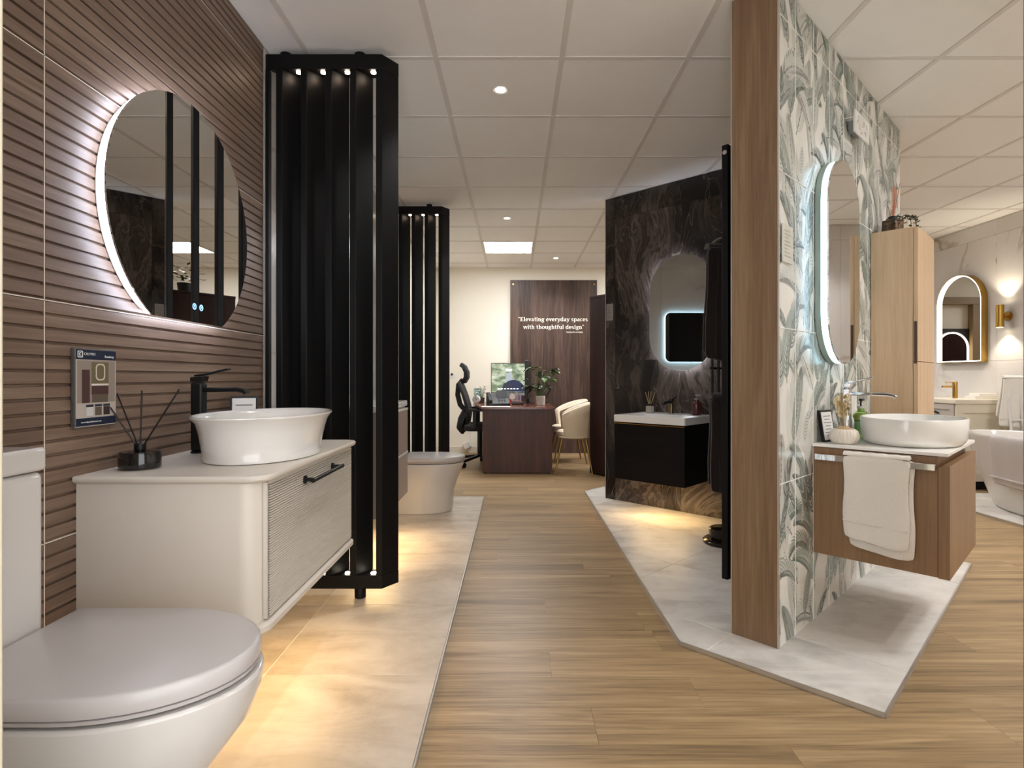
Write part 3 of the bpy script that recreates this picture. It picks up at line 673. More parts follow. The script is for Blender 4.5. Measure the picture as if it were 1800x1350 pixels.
def text(body, loc, size, mat, parent, ext=0.0002, rx=90, align='LEFT', name='lettering'):
    cu = bpy.data.curves.new(name, 'FONT'); cu.body = body; cu.size = size; cu.extrude = ext; cu.align_x = align
    tmp = bpy.data.objects.new('tmp', cu); COL.objects.link(tmp); bpy.context.view_layer.update()
    me = bpy.data.meshes.new_from_object(tmp.evaluated_get(bpy.context.evaluated_depsgraph_get())); bpy.data.objects.remove(tmp); me.materials.clear(); me.materials.append(mat)
    o = bpy.data.objects.new(name, me); COL.objects.link(o); o.location = loc; o.rotation_euler = (R(rx), 0, 0); o.parent = parent; return o
LW = plain('logo white', 'e6e6e6', 0.4)
text('CALYPSO', (-0.045, -0.0118, 0.194), 0.0095, LW, t); text('Rosalong', (0.030, -0.0118, 0.189), 0.0095, LW, t); text('www.calypsobathrooms.com', (-0.055, -0.0118, 0.013), 0.0062, LW, t)

# ------------------------------------------------------------------ second bay vanity
t = thing('drawer_vanity', 'taupe two drawer wall hung vanity half hidden behind the tall slatted screen', 'vanity', (XL, 0, 0), R(90))
obj('carcass', B(2.95, -0.435, 0.30, 3.66, -0.001, 0.86), TAUPE2, t, bevel=0.002)
for z0, z1 in ((0.300, 0.560), (0.574, 0.840)):
    d = obj('drawer', B(2.95, -0.455, z0, 3.66, -0.436, z1), TAUPE2, t, bevel=0.002)
    obj('grip_rail', B(2.95, -0.4575, z1, 3.662, -0.436, z1 + 0.012), PLWHITE, d)
obj('basin_top', B(2.945, -0.452, 0.862, 3.665, -0.001, 0.90), CERAMIC, t, bevel=0.006)
obj('led_strip', B(3.05, -0.36, 0.292, 3.56, -0.345, 0.2995), LED_WARM, t)
light('strip_lamp', 'AREA', (3.35, -0.33, 0.285), 2.6, (1, 0.66, 0.30), t, shape='RECTANGLE', size=0.6, size_y=0.2)

# ------------------------------------------------------------------ black vanity on dark marble
t = thing('black_vanity', 'black wall hung vanity with one wide drawer and white basin top', 'vanity', BF.w(0, 0, 0), BF.a)
obj('carcass', B(0.405, -0.440, 0.297, 0.967, -0.001, 0.718), EBONY, t, bevel=0.0015)
d = obj('drawer', B(0.403, -0.460, 0.297, 0.967, -0.4405, 0.706), EBONY, t, bevel=0.0015)
obj('grip_rail', B(0.403, -0.463, 0.7065, 0.967, -0.4405, 0.7115), BRASS, d)
m = MB(); o1 = rrect(0.397, -0.470, 0.973, -0.001, 0.02, 4); o2 = rrect(0.432, -0.440, 0.938, -0.13, 0.03, 4); o3 = rrect(0.47, -0.40, 0.90, -0.17, 0.04, 4)
ring = lambda o, z: [(p[0], p[1], z) for p in o]
m.loft([ring(o1, 0.720), ring(o1, 0.768), ring(inset(o1, 0.004), 0.772), ring(o2, 0.768), ring(o3, 0.735)])
obj('basin_top', m, CERAMIC, t, bevel=0.002, ang=35)
obj('led_strip', B(0.47, -0.30, 0.2885, 0.90, -0.285, 0.2965), LED_WARM, t)
light('strip_lamp', 'AREA', (0.69, -0.30, 0.282), 1.5, (1, 0.66, 0.30), t, shape='RECTANGLE', size=0.45, size_y=0.2)
t = thing('basin_mixer', 'short bronze and black mixer tap on the black vanity', 'tap', BF.w(0.66, -0.075, 0.772), BF.a + R(-90))
BRONZE = plain('dark bronze', '7d6a48', 0.3, 0.9)
obj('column', MB().lathe([(0.02, 0), (0.02, 0.09), (0.017, 0.095)], n=24), BRONZE, t); obj('spout', MB().bar([(0, 0, 0.085), (0.06, 0, 0.09), (0.12, 0, 0.082), (0.13, 0, 0.07)], 0.026, 0.018), BLACKMATT, t, bevel=0.003)
obj('lever', MB().lathe([(0.021, 0.0955), (0.021, 0.115), (0.015, 0.12)], n=20).bar([(0, 0, 0.116), (-0.05, 0, 0.122), (-0.09, 0, 0.130)], 0.014, 0.006), BLACKMATT, t)
t = thing('reed_diffuser', 'small square clear reed diffuser on the black vanity', 'diffuser', BF.w(0.475, -0.075, 0.772), BF.a)
obj('bottle', B(-0.024, -0.024, 0, 0.024, 0.024, 0.052), plain('smoked glass bottle', 'a59d92', 0.1), t, bevel=0.004); obj('collar', MB().lathe([(0.015, 0.0525), (0.016, 0.07)], n=18), BLACKMATT, t)
for p in ((-0.04, 0, 0.16), (-0.018, 0.01, 0.165), (0.012, 0, 0.165), (0.045, 0.0, 0.16), (-0.03, -0.01, 0.15)): obj('reed', MB().cyl((p[0] * 0.2, 0, 0.06), p, 0.0018, 6), plain('natural reed', 'b39a72', 0.7), t)
def soap(label, loc, rz, mat, pump, cap, h=0.13, r=0.033, extra=None):
    t = thing('soap_bottle', label, 'soap bottle', loc, rz)
    obj('bottle', MB().lathe([(r * 0.9, 0), (r, 0.004), (r, h * 0.72), (r * 0.9, h * 0.80), (r * 0.45, h * 0.88), (r * 0.42, h)], n=28), mat, t, ang=50)
    obj('collar', MB().lathe([(r * 0.48, h), (r * 0.48, h * 1.08)], n=18), cap, t)
    obj('pump', MB().cyl((0, 0, h * 1.08), (0, 0, h * 1.28), 0.004, 8).bar([(-0.008, 0, h * 1.29), (0.035, 0, h * 1.29)], 0.014, 0.010), pump, t, bevel=0.002)
    if extra: extra(t, h, r)
    return t
soap('dark red soap bottle with grey pump on the black vanity', BF.w(0.865, -0.075, 0.772), BF.a, plain('dark red label', '4a1f1e', 0.25), plain('grey pump', '8c8a88', 0.4), plain('grey pump', '8c8a88', 0.4), 0.112, 0.037)
t = thing('info_card', 'small grey information card on the edge of the dark marble wall', 'sign', BF.w(0.046, -0.0005, 1.532), BF.a)
obj('plate', B(-0.033, -0.004, 0, 0.033, 0, 0.141), plain('card grey', '8f8984', 0.35), t, bevel=0.001)
m = MB()
for k in range(7): m.box(-0.024, -0.0045, 0.02 + 0.015 * k, 0.024 - 0.012 * (k % 3), -0.004, 0.023 + 0.015 * k)
obj('print', m, plain('card print', '5e5a57', 0.5), t)

# ------------------------------------------------------------------ towel radiator, towel stand and dark towels
t = thing('towel_radiator', 'tall flat black towel radiator edge-on beside the oak end post', 'radiator', WF.w(0, 0, 0), WF.a)
obj('panel', B(0.20, 0.292, 0.15, 0.74, 0.322, 2.085), BLACK, t, bevel=0.004)
for z in (0.28, 1.9): obj('bracket', B(0.24, WT, z, 0.29, 0.2925, z + 0.03), BLACK, t)
obj('valve', MB().cyl((0.26, 0.250, 0.17), (0.26, 0.250, 0.23), 0.018, 16).cyl((0.26, 0.250, 0.20), (0.26, 0.293, 0.20), 0.012, 12), BLACKMATT, t)
obj('vent_plug', MB().cyl((0.198, 0.307, 2.05), (0.20, 0.307, 2.05), 0.010, 16), CHROME, t)
t = thing('towel_stand', 'free-standing dark towel stand with a round base before the marble wall', 'towel stand', (1.315, 3.50, PT))
BROWNM = plain('dark bronze lacquer', '1d1613', 0.18, 0.4)
obj('base', MB().lathe([(0.13, 0), (0.135, 0.004), (0.135, 0.018), (0.125, 0.026), (0.09, 0.028)], n=48), BROWNM, t)
obj('collar', MB().lathe([(0.095, 0.0285), (0.098, 0.034), (0.098, 0.088), (0.09, 0.094), (0.03, 0.096)], n=40), BROWNM, t)
obj('pole', MB().cyl((0, 0, 0.09), (0, 0, 1.86), 0.016, 16), BLACKMATT, t)
obj('side_rod', MB().tube([(-0.055, -0.03, 0.5), (-0.055, -0.03, 1.80)], 0.008, 10), BLACKMATT, t); obj('side_rod', MB().tube([(-0.1, -0.05, 0.5), (-0.1, -0.05, 1.80)], 0.008, 10), BLACKMATT, t)
for z in (0.505, 1.09, 1.795): obj('rung', MB().cyl((0, 0, z), (-0.115, -0.056, z), 0.007, 10), BLACKMATT, t)
obj('top_hook', MB().tube([(0.02 - 0.13 * math.sin(a) , -0.05 * math.sin(a), 1.83 + 0.09 * math.cos(a) - 0.02) for a in [PI * 0.62 * k / 10 - 0.2 for k in range(11)]], 0.014, 10), plain('satin steel', 'a8a4a2', 0.25, 0.9), t)
def hang_towel(name, label, loc, rz, wd, zt, zb, th, mat, group=None, flare=0.0, folds=3, back=None, band=True):
    """a towel folded over a bar at the origin: front leaf at -y, back leaf at +y, soft edges"""
    t = thing(name, label, 'towel', loc, rz, group); rr = random.Random(int(wd * 1000))
    def leaf(y, zlow, nm, sgn, dx=0.0):
        ny, nx = 16, 16; F = []; Bk = []
        for j in range(ny + 1):
            f = j / ny; rowF = []; rowB = []
            z = zt + (zlow - zt) * f
            for i in range(nx + 1):
                u = i / nx - 0.5; ww = wd * (1 + flare * f); wob = 0.004 * math.sin(u * folds * 2 * PI + 1.3 + f * 2) * (0.3 + f) + 0.002 * rr.uniform(-1, 1)
                edge = (1 - (2 * abs(u)) ** 6); yy = y + sgn * 0.25 * th * f + wob; tt = th * 0.5 * (0.35 + 0.65 * edge)
                xx = u * ww + dx + 0.003 * math.sin(f * 9 + u * 3); zz = z - (0.006 * math.sin(u * 5) + 0.012 * u) * f
                rowF.append((xx, yy - tt, zz)); rowB.append((xx, yy + tt, zz))
            F.append(rowF); Bk.append(rowB)
        rings = [F[j] + Bk[j][::-1] for j in range(ny + 1)]
        return MB().loft(rings)
    bk = zb + 0.03 if back is None else back
    m = leaf(-th * 0.62, zb, 'front', -1)
    fr_ = obj('front_fold', m, mat, t, ang=80); sb = fr_.modifiers.new('soft', 'SUBSURF'); sb.levels = 1; sb.render_levels = 1
    o = obj('back_fold', leaf(th * 0.62, bk, 'back', 1, 0.012), mat, t, ang=80); sb = o.modifiers.new('soft', 'SUBSURF'); sb.levels = 1; sb.render_levels = 1
    n = 10; rings = []
    for i in range(17):
        x = -wd / 2 + wd * i / 16; rings.append([(x, -th * 1.13 * math.cos(PI * k / n), zt - 0.004 + th * 0.95 * math.sin(PI * k / n) * (0.94 + 0.06 * math.sin(i * 2.1))) for k in range(n + 1)])
    obj('top_fold', MB().loft(rings), mat, t, ang=80)
    if band:
        b = MB(); z = zb + 0.075
        b.loft([[(-wd * (1 + flare) / 2 * 0.985 + wd * (1 + flare) * 0.985 * i / 12, -th * 1.36 + dy, z - 0.010 * (i / 12 - 0.5) - dz) for dy, dz in ((0, 0), (-0.004, -0.003), (-0.004, -0.007), (0, -0.010))] for i in range(13)])
        obj('woven_band', b, mat, t)
    return t
a_ = math.atan2(-0.056, -0.115)
hang_towel('dark_towel', 'long dark brown towel hanging at the top of the towel stand', (1.245, 3.468, PT), a_ + PI / 2 + R(70), 0.12, 1.835, 1.135, 0.035, TOWELD, flare=0.45, band=False)
hang_towel('dark_towel', 'dark brown towel hanging on the lower rung of the towel stand', (1.265, 3.465, PT), a_ + PI / 2 + R(70), 0.13, 0.91, 0.32, 0.038, TOWELD, flare=0.12, band=False)

# ------------------------------------------------------------------ oak vanity on the palm wall (local frame of the partition; right side is -y)
t = thing('oak_vanity', 'wall hung oak vanity with white top and chrome towel rail', 'vanity', WF.w(0, 0, 0), WF.a)
S0, S1, DV = 0.372, 1.005, 0.452
obj('carcass', B(S0, -DV + 0.02, 0.305, S1, -0.003, 0.754), OAKV, t, bevel=0.001)
m = MB().prism([(-DV - 0.016, 0.303), (-DV + 0.019, 0.303), (-DV + 0.019, 0.712), (-DV + 0.006, 0.722), (-DV - 0.016, 0.722)], S0 - 0.001, S1, 'x')
obj('drawer', m, OAKV, t)
obj('countertop', B(S0 - 0.012, -DV - 0.012, 0.757, S1 + 0.01, -0.003, 0.770), plain('white quartz top', 'ebe9e5', 0.25), t, bevel=0.0015)
obj('towel_rail', MB().box(S0 - 0.044, -0.43, 0.706, S0 - 0.036, -0.022, 0.730).box(S0 - 0.036, -0.43, 0.706, S0 - 0.001, -0.410, 0.730).box(S0 - 0.036, -0.042, 0.706, S0 - 0.001, -0.022, 0.730), CHROME, t, bevel=0.001)
tw = hang_towel('hand_towel', 'thick white towel folded over the chrome rail of the oak vanity', WF.w(S0 - 0.040, -0.243, 0), WF.a - R(90), 0.222, 0.742, 0.395, 0.017, TOWELW, back=0.355, folds=1)
basin('oval_vessel_basin', 'white oval straight sided basin on the oak vanity', WF.w(0.675, -0.298, 0.770), WF.a,
      [(0.205, 0.152, 0.0, 0), (0.222, 0.168, 0.003, 0), (0.234, 0.178, 0.014, 0), (0.240, 0.184, 0.03, 0), (0.243, 0.187, 0.07, 0), (0.244, 0.188, 0.108, 0), (0.242, 0.186, 0.111, 0), (0.238, 0.182, 0.111, 0), (0.235, 0.179, 0.105, 0), (0.23, 0.174, 0.05, 0), (0.19, 0.14, 0.018, 0), (0.03, 0.03, 0.012, 0)])
tall_tap('tall chrome mixer tap beside the white oval basin', WF.w(0.60, -0.068, 0.770), WF.a - R(90), CHROME, 0.262, 0.185, 'chrome_tap', sq=0.017)
# ribbed vase with dried flowers
t = thing('ribbed_vase', 'squat white ribbed vase holding dried flowers', 'vase', WF.w(0.447, -0.100, 0.770), WF.a)
m = MB(); n = 96; prof = [(0.038, 0), (0.046, 0.004), (0.055, 0.022), (0.0555, 0.035), (0.050, 0.052), (0.040, 0.061), (0.034, 0.062)]
m.loft([[(r * (1 + 0.035 * math.cos(24 * 2 * PI * i / n)) * math.cos(2 * PI * i / n), r * (1 + 0.035 * math.cos(24 * 2 * PI * i / n)) * math.sin(2 * PI * i / n), z) for i in range(n)] for r, z in prof])
obj('pot', m, plain('chalk white stoneware', 'dcd3c8', 0.6, var=0.1), t, ang=80)
obj('neck', MB().lathe([(0.036, 0.0605), (0.034, 0.064), (0.020, 0.068), (0.017, 0.074), (0.014, 0.074)], n=28), plain('raw clay', 'b99c78', 0.8), t)
DRY = [plain('dried stem tan', '9a8458', 0.8), plain('dried pale tuft', 'd8c8a4', 0.9), plain('dried seed head', 'a8946a', 0.9)]
rr = random.Random(3)
for k in range(14):
    an = rr.uniform(0, 2 * PI); sp_ = rr.uniform(0.01, 0.055); h = rr.uniform(0.15, 0.215); top = (sp_ * math.cos(an) - 0.02, sp_ * math.sin(an) * 0.6, h)
    st = obj('dried_stem', MB().tube([(0.003 * math.cos(an), 0.003 * math.sin(an), 0.05), (top[0] * 0.45, top[1] * 0.45, 0.12), top], 0.0011, 5), DRY[0], t)
    hd = MB()
    for q in range(16 if k > 2 else 26):
        f = rr.uniform(0.55, 1.05); r0 = (0.010 if k > 2 else 0.014) * rr.uniform(0.4, 1)
        c = (top[0] * f + rr.uniform(-r0, r0), top[1] * f + rr.uniform(-r0, r0), 0.05 + (h - 0.05) * f + rr.uniform(-0.006, 0.006)); hd.sphere(c, 0.0042 if k > 2 else 0.007, 4, 0.7, 0.7, 1.5)
    obj('seed_head', hd, DRY[1] if k < 5 else DRY[2], st)
t = card_frame('card_frame', 'black framed white card leaning on the palm wall behind the vase', WF.w(0.470, -0.040, 0.771), WF.a + R(-10), 0.10, 0.135, 9, BLACKMATT, 7)
def lbl(t, h, r): obj('label', MB().lathe([(r * 1.012, h * 0.14), (r * 1.012, h * 0.56)], n=28, cap0=False, cap1=False), plain('leaf green label', '7aa05a', 0.4), t)
soap('green soap bottle with black pump beside the chrome tap', WF.w(0.775, -0.078, 0.770), WF.a, glass('green soap', '9cc36a', 0.05), BLACKMATT, plain('clear collar', 'b9bdb8', 0.15), 0.135, 0.034, lbl)
t = thing('white_tube', 'slim white tube standing between the chrome tap and green soap bottle', 'tube', WF.w(0.68, -0.063, 0.770), WF.a)
obj('body', MB().lathe([(0.013, 0.012), (0.014, 0.03), (0.012, 0.085), (0.006, 0.1), (0.002, 0.102)], n=18), plain('tube white', 'dfe3e4', 0.3), t); obj('cap', MB().lathe([(0.013, 0), (0.0135, 0.012)], n=18), PLWHITE, t)
# fan cover and clear label plate
t = thing('fan_cover', 'square white extractor cover standing off the palm wall', 'fan', WF.w(0.915, 0, 2.215), WF.a)
obj('plate', B(-0.12, -0.050, 0.0, 0.12, -0.040, 0.108), PLWHITE, t, bevel=0.004)
obj('duct_box', B(-0.055, -0.0402, 0.03, 0.055, -0.0028, 0.08), plain('shadow grey plastic', '8a8a86', 0.6), t)  # box coloured grey to imitate the shadow gap behind the plate
obj('pull_cord', MB().cyl((-0.12, -0.042, 0.07), (-0.145, -0.012, 0.062), 0.0018, 6), PLWHITE, t)
m = MB(); rr = random.Random(11)
for k in range(9): 
    x = -0.08 + 0.02 * k; z = 0.05 + 0.028 * math.sin(k * 1.7)
    m.tube([(x + 0.012 * math.cos(a), -0.0503, z + 0.012 * math.sin(a)) for a in [k + 0.5 * q for q in range(8)]], 0.0013, 5)
obj('relief_pattern', m, plain('relief grey', 'b4b2ac', 0.5), t)
t = thing('label_plate', 'small clear plate with printed lines on the palm wall beside the end post', 'sign', WF.w(0.074, -0.003, 1.494), WF.a)
obj('plate', B(-0.052, -0.006, 0, 0.052, 0, 0.146), plain('translucent label', 'dcdbd2', 0.2), t, bevel=0.0015)
m = MB()
for k in range(8): m.box(-0.036, -0.0066, 0.022 + 0.014 * k, 0.03 - 0.016 * (k % 3), -0.006, 0.027 + 0.014 * k)
obj('print', m, plain('label print', 'aaa99a', 0.5), t)

# ------------------------------------------------------------------ tall oak cabinet
t = thing('tall_cabinet', 'tall narrow pale oak cabinet hung on the palm wall', 'cabinet', WF.w(0, 0, 0), WF.a)
obj('carcass', B(1.252, -0.190, 0.46, 1.66, -0.003, 1.82), OAKC, t, bevel=0.001)
for z0, z1 in ((0.462, 1.128), (1.131, 1.818)):
    m = B(1.2535, -0.212, z0, 1.66, -0.1915, z1); obj('door', m, OAKC, t, bevel=0.002)
obj('grip_notch', B(1.249, -0.2075, 1.12, 1.2535, -0.196, 1.335), plain('notch shadow brown', '4a3523', 0.7), t)  # flat strip with the shade of the grip cutout put into its colour
t = thing('reed_diffuser', 'square brown glass reed diffuser with copper sticks on the tall oak cabinet', 'diffuser', WF.w(1.335, -0.085, 1.82), WF.a + R(-20))
obj('bottle', B(-0.037, -0.037, 0.0, 0.037, 0.037, 0.07), glass('brown glass', 'b59a80', 0.05), t, bevel=0.005); obj('collar', MB().lathe([(0.022, 0.0702), (0.022, 0.088)], n=22), BLACKMATT, t)
for p in ((-0.045, 0, 0.15), (0.01, 0.01, 0.25), (0.022, 0, 0.245), (0.03, 0.01, 0.26), (0.045, -0.01, 0.27), (0.018, -0.01, 0.235)): obj('reed', MB().cyl((p[0] * 0.1, p[1] * 0.1, 0.075), p, 0.0022, 6), plain('copper reed', 'b5795c', 0.5), t)
def leafy(t, c, n, rad, zlo, zhi, size, mat, seed, droop=0.5, name='leaf'):
    q = random.Random(seed)
    for k in range(n):
        a = q.uniform(0, 2 * PI); f = q.uniform(0.4, 1); z = q.uniform(zlo, zhi); b = Vector((c[0] + rad * f * math.cos(a), c[1] + rad * f * math.sin(a), z))
        d = Vector((math.cos(a), math.sin(a), q.uniform(-droop, 0.6))).normalized(); s_ = d.cross(Vector((0, 0, 1))).normalized(); u = s_.cross(d); L = size * q.uniform(0.7, 1.2); wd = L * 0.32
        v = [b, b + d * L * 0.45 + s_ * wd, b + d * L, b + d * L * 0.45 - s_ * wd, b + d * L * 0.45 + u * wd * 0.35]
        obj(name, MB().add(v, [(0, 1, 4), (1, 2, 4), (2, 3, 4), (3, 0, 4)]), mat, t, smooth=False)
LEAFG = plain('deep green leaf', '2a3d1f', 0.45, var=0.3); LEAFL = plain('mid green leaf', '4a6534', 0.45, var=0.3)
t = thing('potted_plant', 'round pale pot with trailing green plant on the tall oak cabinet', 'plant', WF.w(1.43, -0.105, 1.82), WF.a)
obj('pot', MB().lathe([(0.043, 0), (0.052, 0.004), (0.054, 0.04), (0.052, 0.074), (0.046, 0.078), (0.044, 0.066)], n=32), plain('pale stone pot', 'd8c9b6', 0.7), t)
for k in range(11):
    a = 2 * PI * k / 11; ca, sa = math.cos(a), math.sin(a); pth = [(0.03 * ca, 0.03 * sa, 0.07), (0.052 * ca, 0.052 * sa, 0.092), (0.066 * ca, 0.066 * sa, 0.075), (0.07 * ca, 0.07 * sa, 0.03)]
    st = obj('trailing_stem', MB().tube(pth, 0.002, 5), LEAFG, t)
    for q in range(9):
        f = q / 8 * 3; i0 = min(2, int(f)); ff = f - i0; p = Vector(pth[i0]).lerp(Vector(pth[i0 + 1]), ff); sd = 1 if q % 2 else -1
        d = Vector((-sa * sd * 0.7 + ca * 0.5, ca * sd * 0.7 + sa * 0.5, 0.3)).normalized(); s_ = d.cross(Vector((0, 0, 1))).normalized() * 0.009
        obj('leaf', MB().add([p, p + d * 0.013 + s_, p + d * 0.028, p + d * 0.013 - s_], [(0, 1, 2, 3)]), LEAFG, st, smooth=False)

# ------------------------------------------------------------------ bath area
def tub():
    t = thing('freestanding_bath', 'white oval freestanding bath by the white marble wall', 'bath', (4.05, 4.09, PT))
    n = 64
    def rg(a, b, z): return [(a * math.cos(2 * PI * i / n), b * math.sin(2 * PI * i / n), z) for i in range(n)]
    pr_ = [(0.26, 0.52, 0.0), (0.275, 0.545, 0.004), (0.285, 0.56, 0.02), (0.31, 0.62, 0.12), (0.345, 0.70, 0.28), (0.37, 0.765, 0.44), (0.383, 0.80, 0.555), (0.385, 0.805, 0.572), (0.382, 0.80, 0.58), (0.368, 0.78, 0.58), (0.360, 0.77, 0.57), (0.335, 0.71, 0.4), (0.30, 0.62, 0.2), (0.24, 0.5, 0.13), (0.04, 0.05, 0.12)]
    obj('shell', MB().loft([rg(*p) for p in pr_]), plain('white acrylic', 'd4d0cb', 0.18, 0, 0.3, var=0.02), t, ang=60)
    obj('waste', MB().lathe([(0.035, 0.1205), (0.035, 0.126), (0.002, 0.127)], n=20), CHROME, t)
tub()
# towel over the bath rim
t = thing('bath_towel', 'pale grey white towel draped over the side of the bath', 'towel', (4.05, 4.09, PT))
m = MB(); rings = []; phi0, phi1 = R(163), R(206)
for i in range(15):
    ph = phi0 + (phi1 - phi0) * i / 14; ca, sa = math.cos(ph), math.sin(ph); row = []
    pth = [(0.350, 0.742, 0.47), (0.357, 0.76, 0.56), (0.366, 0.776, 0.592), (0.392, 0.812, 0.598), (0.418, 0.842, 0.582), (0.416, 0.836, 0.50), (0.408, 0.812, 0.40), (0.402, 0.792, 0.30), (0.398, 0.776, 0.22 - 0.02 * i / 14)]
    wob = 1 + 0.016 * math.sin(i * 1.5); out = [(p[0] * wob * ca, p[1] * wob * sa, p[2]) for p in pth]
    inn = [((p[0] - 0.014 if k > 3 else p[0] + (-0.0 if k > 1 else 0.0)) * 1.0 * ca, (p[1] - 0.014 if k > 3 else p[1]) * sa, p[2] - (0.010 if 1 < k < 4 else 0)) for k, p in enumerate(pth)]
    rings.append(out + inn[::-1])
m.loft(rings); o = obj('cloth', m, TOWELG, t, ang=80); o.modifiers.new('soft', 'SUBSURF').render_levels = 1
m = MB(); rings = []
for i in range(15):
    ph = phi0 + (phi1 - phi0) * i / 14; ca, sa = math.cos(ph), math.sin(ph); wob = 1 + 0.016 * math.sin(i * 1.5)
    rings.append([((0.400 + q) * wob * ca, (0.784 + q) * wob * sa, z - 0.02 * i / 14) for q, z in ((0.0, 0.285), (0.008, 0.282), (0.008, 0.272), (0.0, 0.268))])
obj('woven_band', m.loft(rings), TOWELG, t)
# cream vanity
t = thing('cream_vanity', 'cream panelled vanity with stone worktop under the arched mirror', 'vanity', (4.12, 5.24, 0))
obj('carcass', B(0.012, 0.012, 0.075, 0.498, 1.05, 0.80), CREAM, t)
obj('plinth', B(0.03, 0.03, 0, 0.495, 1.05, 0.075), BLACKMATT, t)
sp = obj('side_panel', B(0.012, 0.004, 0.075, 0.498, 0.012, 0.80), CREAM, t)
obj('panel_frame', MB().ringprism([(0.498, 0.80), (0.0, 0.80), (0.0, 0.075), (0.498, 0.075)], [(0.428, 0.715), (0.075, 0.715), (0.075, 0.15), (0.428, 0.15)], -0.008, 0.004), CREAM, sp, bevel=0.001)
for y0, y1, z0, z1 in ((0.012, 0.52, 0.60, 0.795), (0.53, 1.04, 0.60, 0.795), (0.012, 0.52, 0.08, 0.59), (0.53, 1.04, 0.08, 0.59)):
    d = obj('drawer', B(0.0, y0, z0, 0.012, y1, z1), plain('shaded cream lacquer', 'b8b0a8', 0.45), t)  # greyer copy of the cream: shading of the front put into the colour
    fr_ = obj('drawer_frame', MB().ringprism([(y1, z1), (y0, z1), (y0, z0), (y1, z0)], [(y1 - 0.05, z1 - 0.05), (y0 + 0.05, z1 - 0.05), (y0 + 0.05, z0 + 0.05), (y1 - 0.05, z0 + 0.05)], -0.008, 0.0), plain('shaded cream lacquer', 'b8b0a8', 0.45), d)
    fr_.matrix_local = Matrix(((0, 1, 0, 0), (1, 0, 0, 0), (0, 0, 1, 0), (0, 0, 0, 1)))
    if z0 > 0.3:
        yc = (y0 + y1) / 2; obj('handle', MB().tube([(-0.006, yc - 0.07, 0.70), (-0.03, yc - 0.055, 0.715), (-0.036, yc, 0.722), (-0.03, yc + 0.055, 0.715), (-0.006, yc + 0.07, 0.70)], 0.009, 10), BLACKMATT, d)
obj('worktop', B(-0.015, -0.02, 0.80, 0.499, 1.06, 0.84), plain('ivory quartz', 'd9d0bf', 0.3), t, bevel=0.003)
t = thing('brass_tap', 'brass basin tap with side lever on the cream vanity', 'tap', (4.40, 5.60, 0.84), R(180))
obj('column', MB().lathe([(0.022, 0), (0.022, 0.16), (0.02, 0.165)], n=24), BRASS, t); obj('spout', MB().cyl((0.02, 0, 0.115), (0.13, 0, 0.115), 0.010, 14), BRASS, t); obj('lever', MB().cyl((0.0, 0, 0.158), (0.095, 0, 0.158), 0.005, 10), BRASS, t)
t = thing('gold_jar', 'small gold candle jar on the cream vanity behind the tall oak cabinet', 'candle', (4.36, 5.95, 0.84))
obj('jar', MB().lathe([(0.03, 0), (0.034, 0.003), (0.034, 0.06), (0.031, 0.06), (0.03, 0.012)], n=24), BRASS, t); obj('candle', MB().lathe([(0.0295, 0.012), (0.0295, 0.045)], n=24), plain('ivory wax', 'e8dcc2', 0.6), t)
def folded(name, label, loc, sx, sy, h, mat, rz=0):
    t = thing(name, label, 'towel', loc, rz, 'folded towels on the cream vanity'); k = 3
    for i in range(k):
        z0 = h / k * i; m = MB(); prof = [(-sy / 2 + 0.004 * i, z0), (sy / 2, z0)] + arc(sy / 2, z0 + h / k / 2, h / k * 0.45, h / k * 0.48, -90, 90, 6) + [(-sy / 2 + 0.004 * i, z0 + h / k * 0.96)]
        obj('fold', m.prism(prof, -sx / 2, sx / 2, 'x'), mat, t, bevel=0.004)
folded('folded_towel', 'lower white folded towel on the near end of the cream vanity', (4.47, 5.34, 0.84), 0.26, 0.13, 0.03, TOWELW)
folded('folded_towel', 'upper white folded towel lying on another on the cream vanity', (4.48, 5.35, 0.871), 0.20, 0.11, 0.026, TOWELW, R(6))
# wall lamp
t = thing('wall_lamp', 'gold cylinder wall lamp shining up and down on the marble wall', 'lamp', (XR, 5.24, 1.62), R(-90))
obj('wall_plate', MB().cyl((0, -0.002, 0.0), (0, -0.014, 0.0), 0.045, 28), BRASS, t); obj('arm', MB().cyl((0, -0.014, 0), (0, -0.06, 0), 0.014, 14), BRASS, t)
m = MB().lathe([(0.029, -0.105), (0.032, -0.105), (0.032, 0.105), (0.029, 0.105), (0.029, 0.095), (0.002, 0.095)], (0, -0.085, 0), 28, cap0=False); obj('shade', m, BRASS, t)
for z in (-0.100, 0.100): obj('bulb', MB().cyl((0, -0.085, z - 0.003), (0, -0.085, z + 0.003), 0.027, 20), emit('lamp bulb', 'fff0cf', 12.0), t)
light('up_lamp', 'SPOT', (0, -0.085, 0.115), 5, (1, 0.88, 0.68), t, (R(180), 0, 0), spot_size=R(105), spot_blend=0.6, shadow_soft_size=0.02)
light('down_lamp', 'SPOT', (0, -0.085, -0.115), 5, (1, 0.88, 0.68), t, (0, 0, 0), spot_size=R(105), spot_blend=0.6, shadow_soft_size=0.02)
# towel ladder and its towel
t = thing('towel_ladder', 'slim white towel ladder leaning beside the cream vanity', 'rack', (4.36, 4.93, PT))
for x in (0.075, 0.185): obj('rail_post', MB().tube([(x, 0.0, 0), (x, 0.136, 1.02)], 0.012, 10), PLWHITE, t)
for z in (0.3, 0.65, 1.0): obj('rung', MB().cyl((0.075, 0.1333 * z, z), (0.185, 0.1333 * z, z), 0.009, 10), PLWHITE, t)
hang_towel('ladder_towel', 'white towel hanging on the ladder between bath and cream vanity', (4.49, 5.065, PT), R(0), 0.17, 1.03, 0.58, 0.026, TOWELW, flare=0.65, back=0.66)

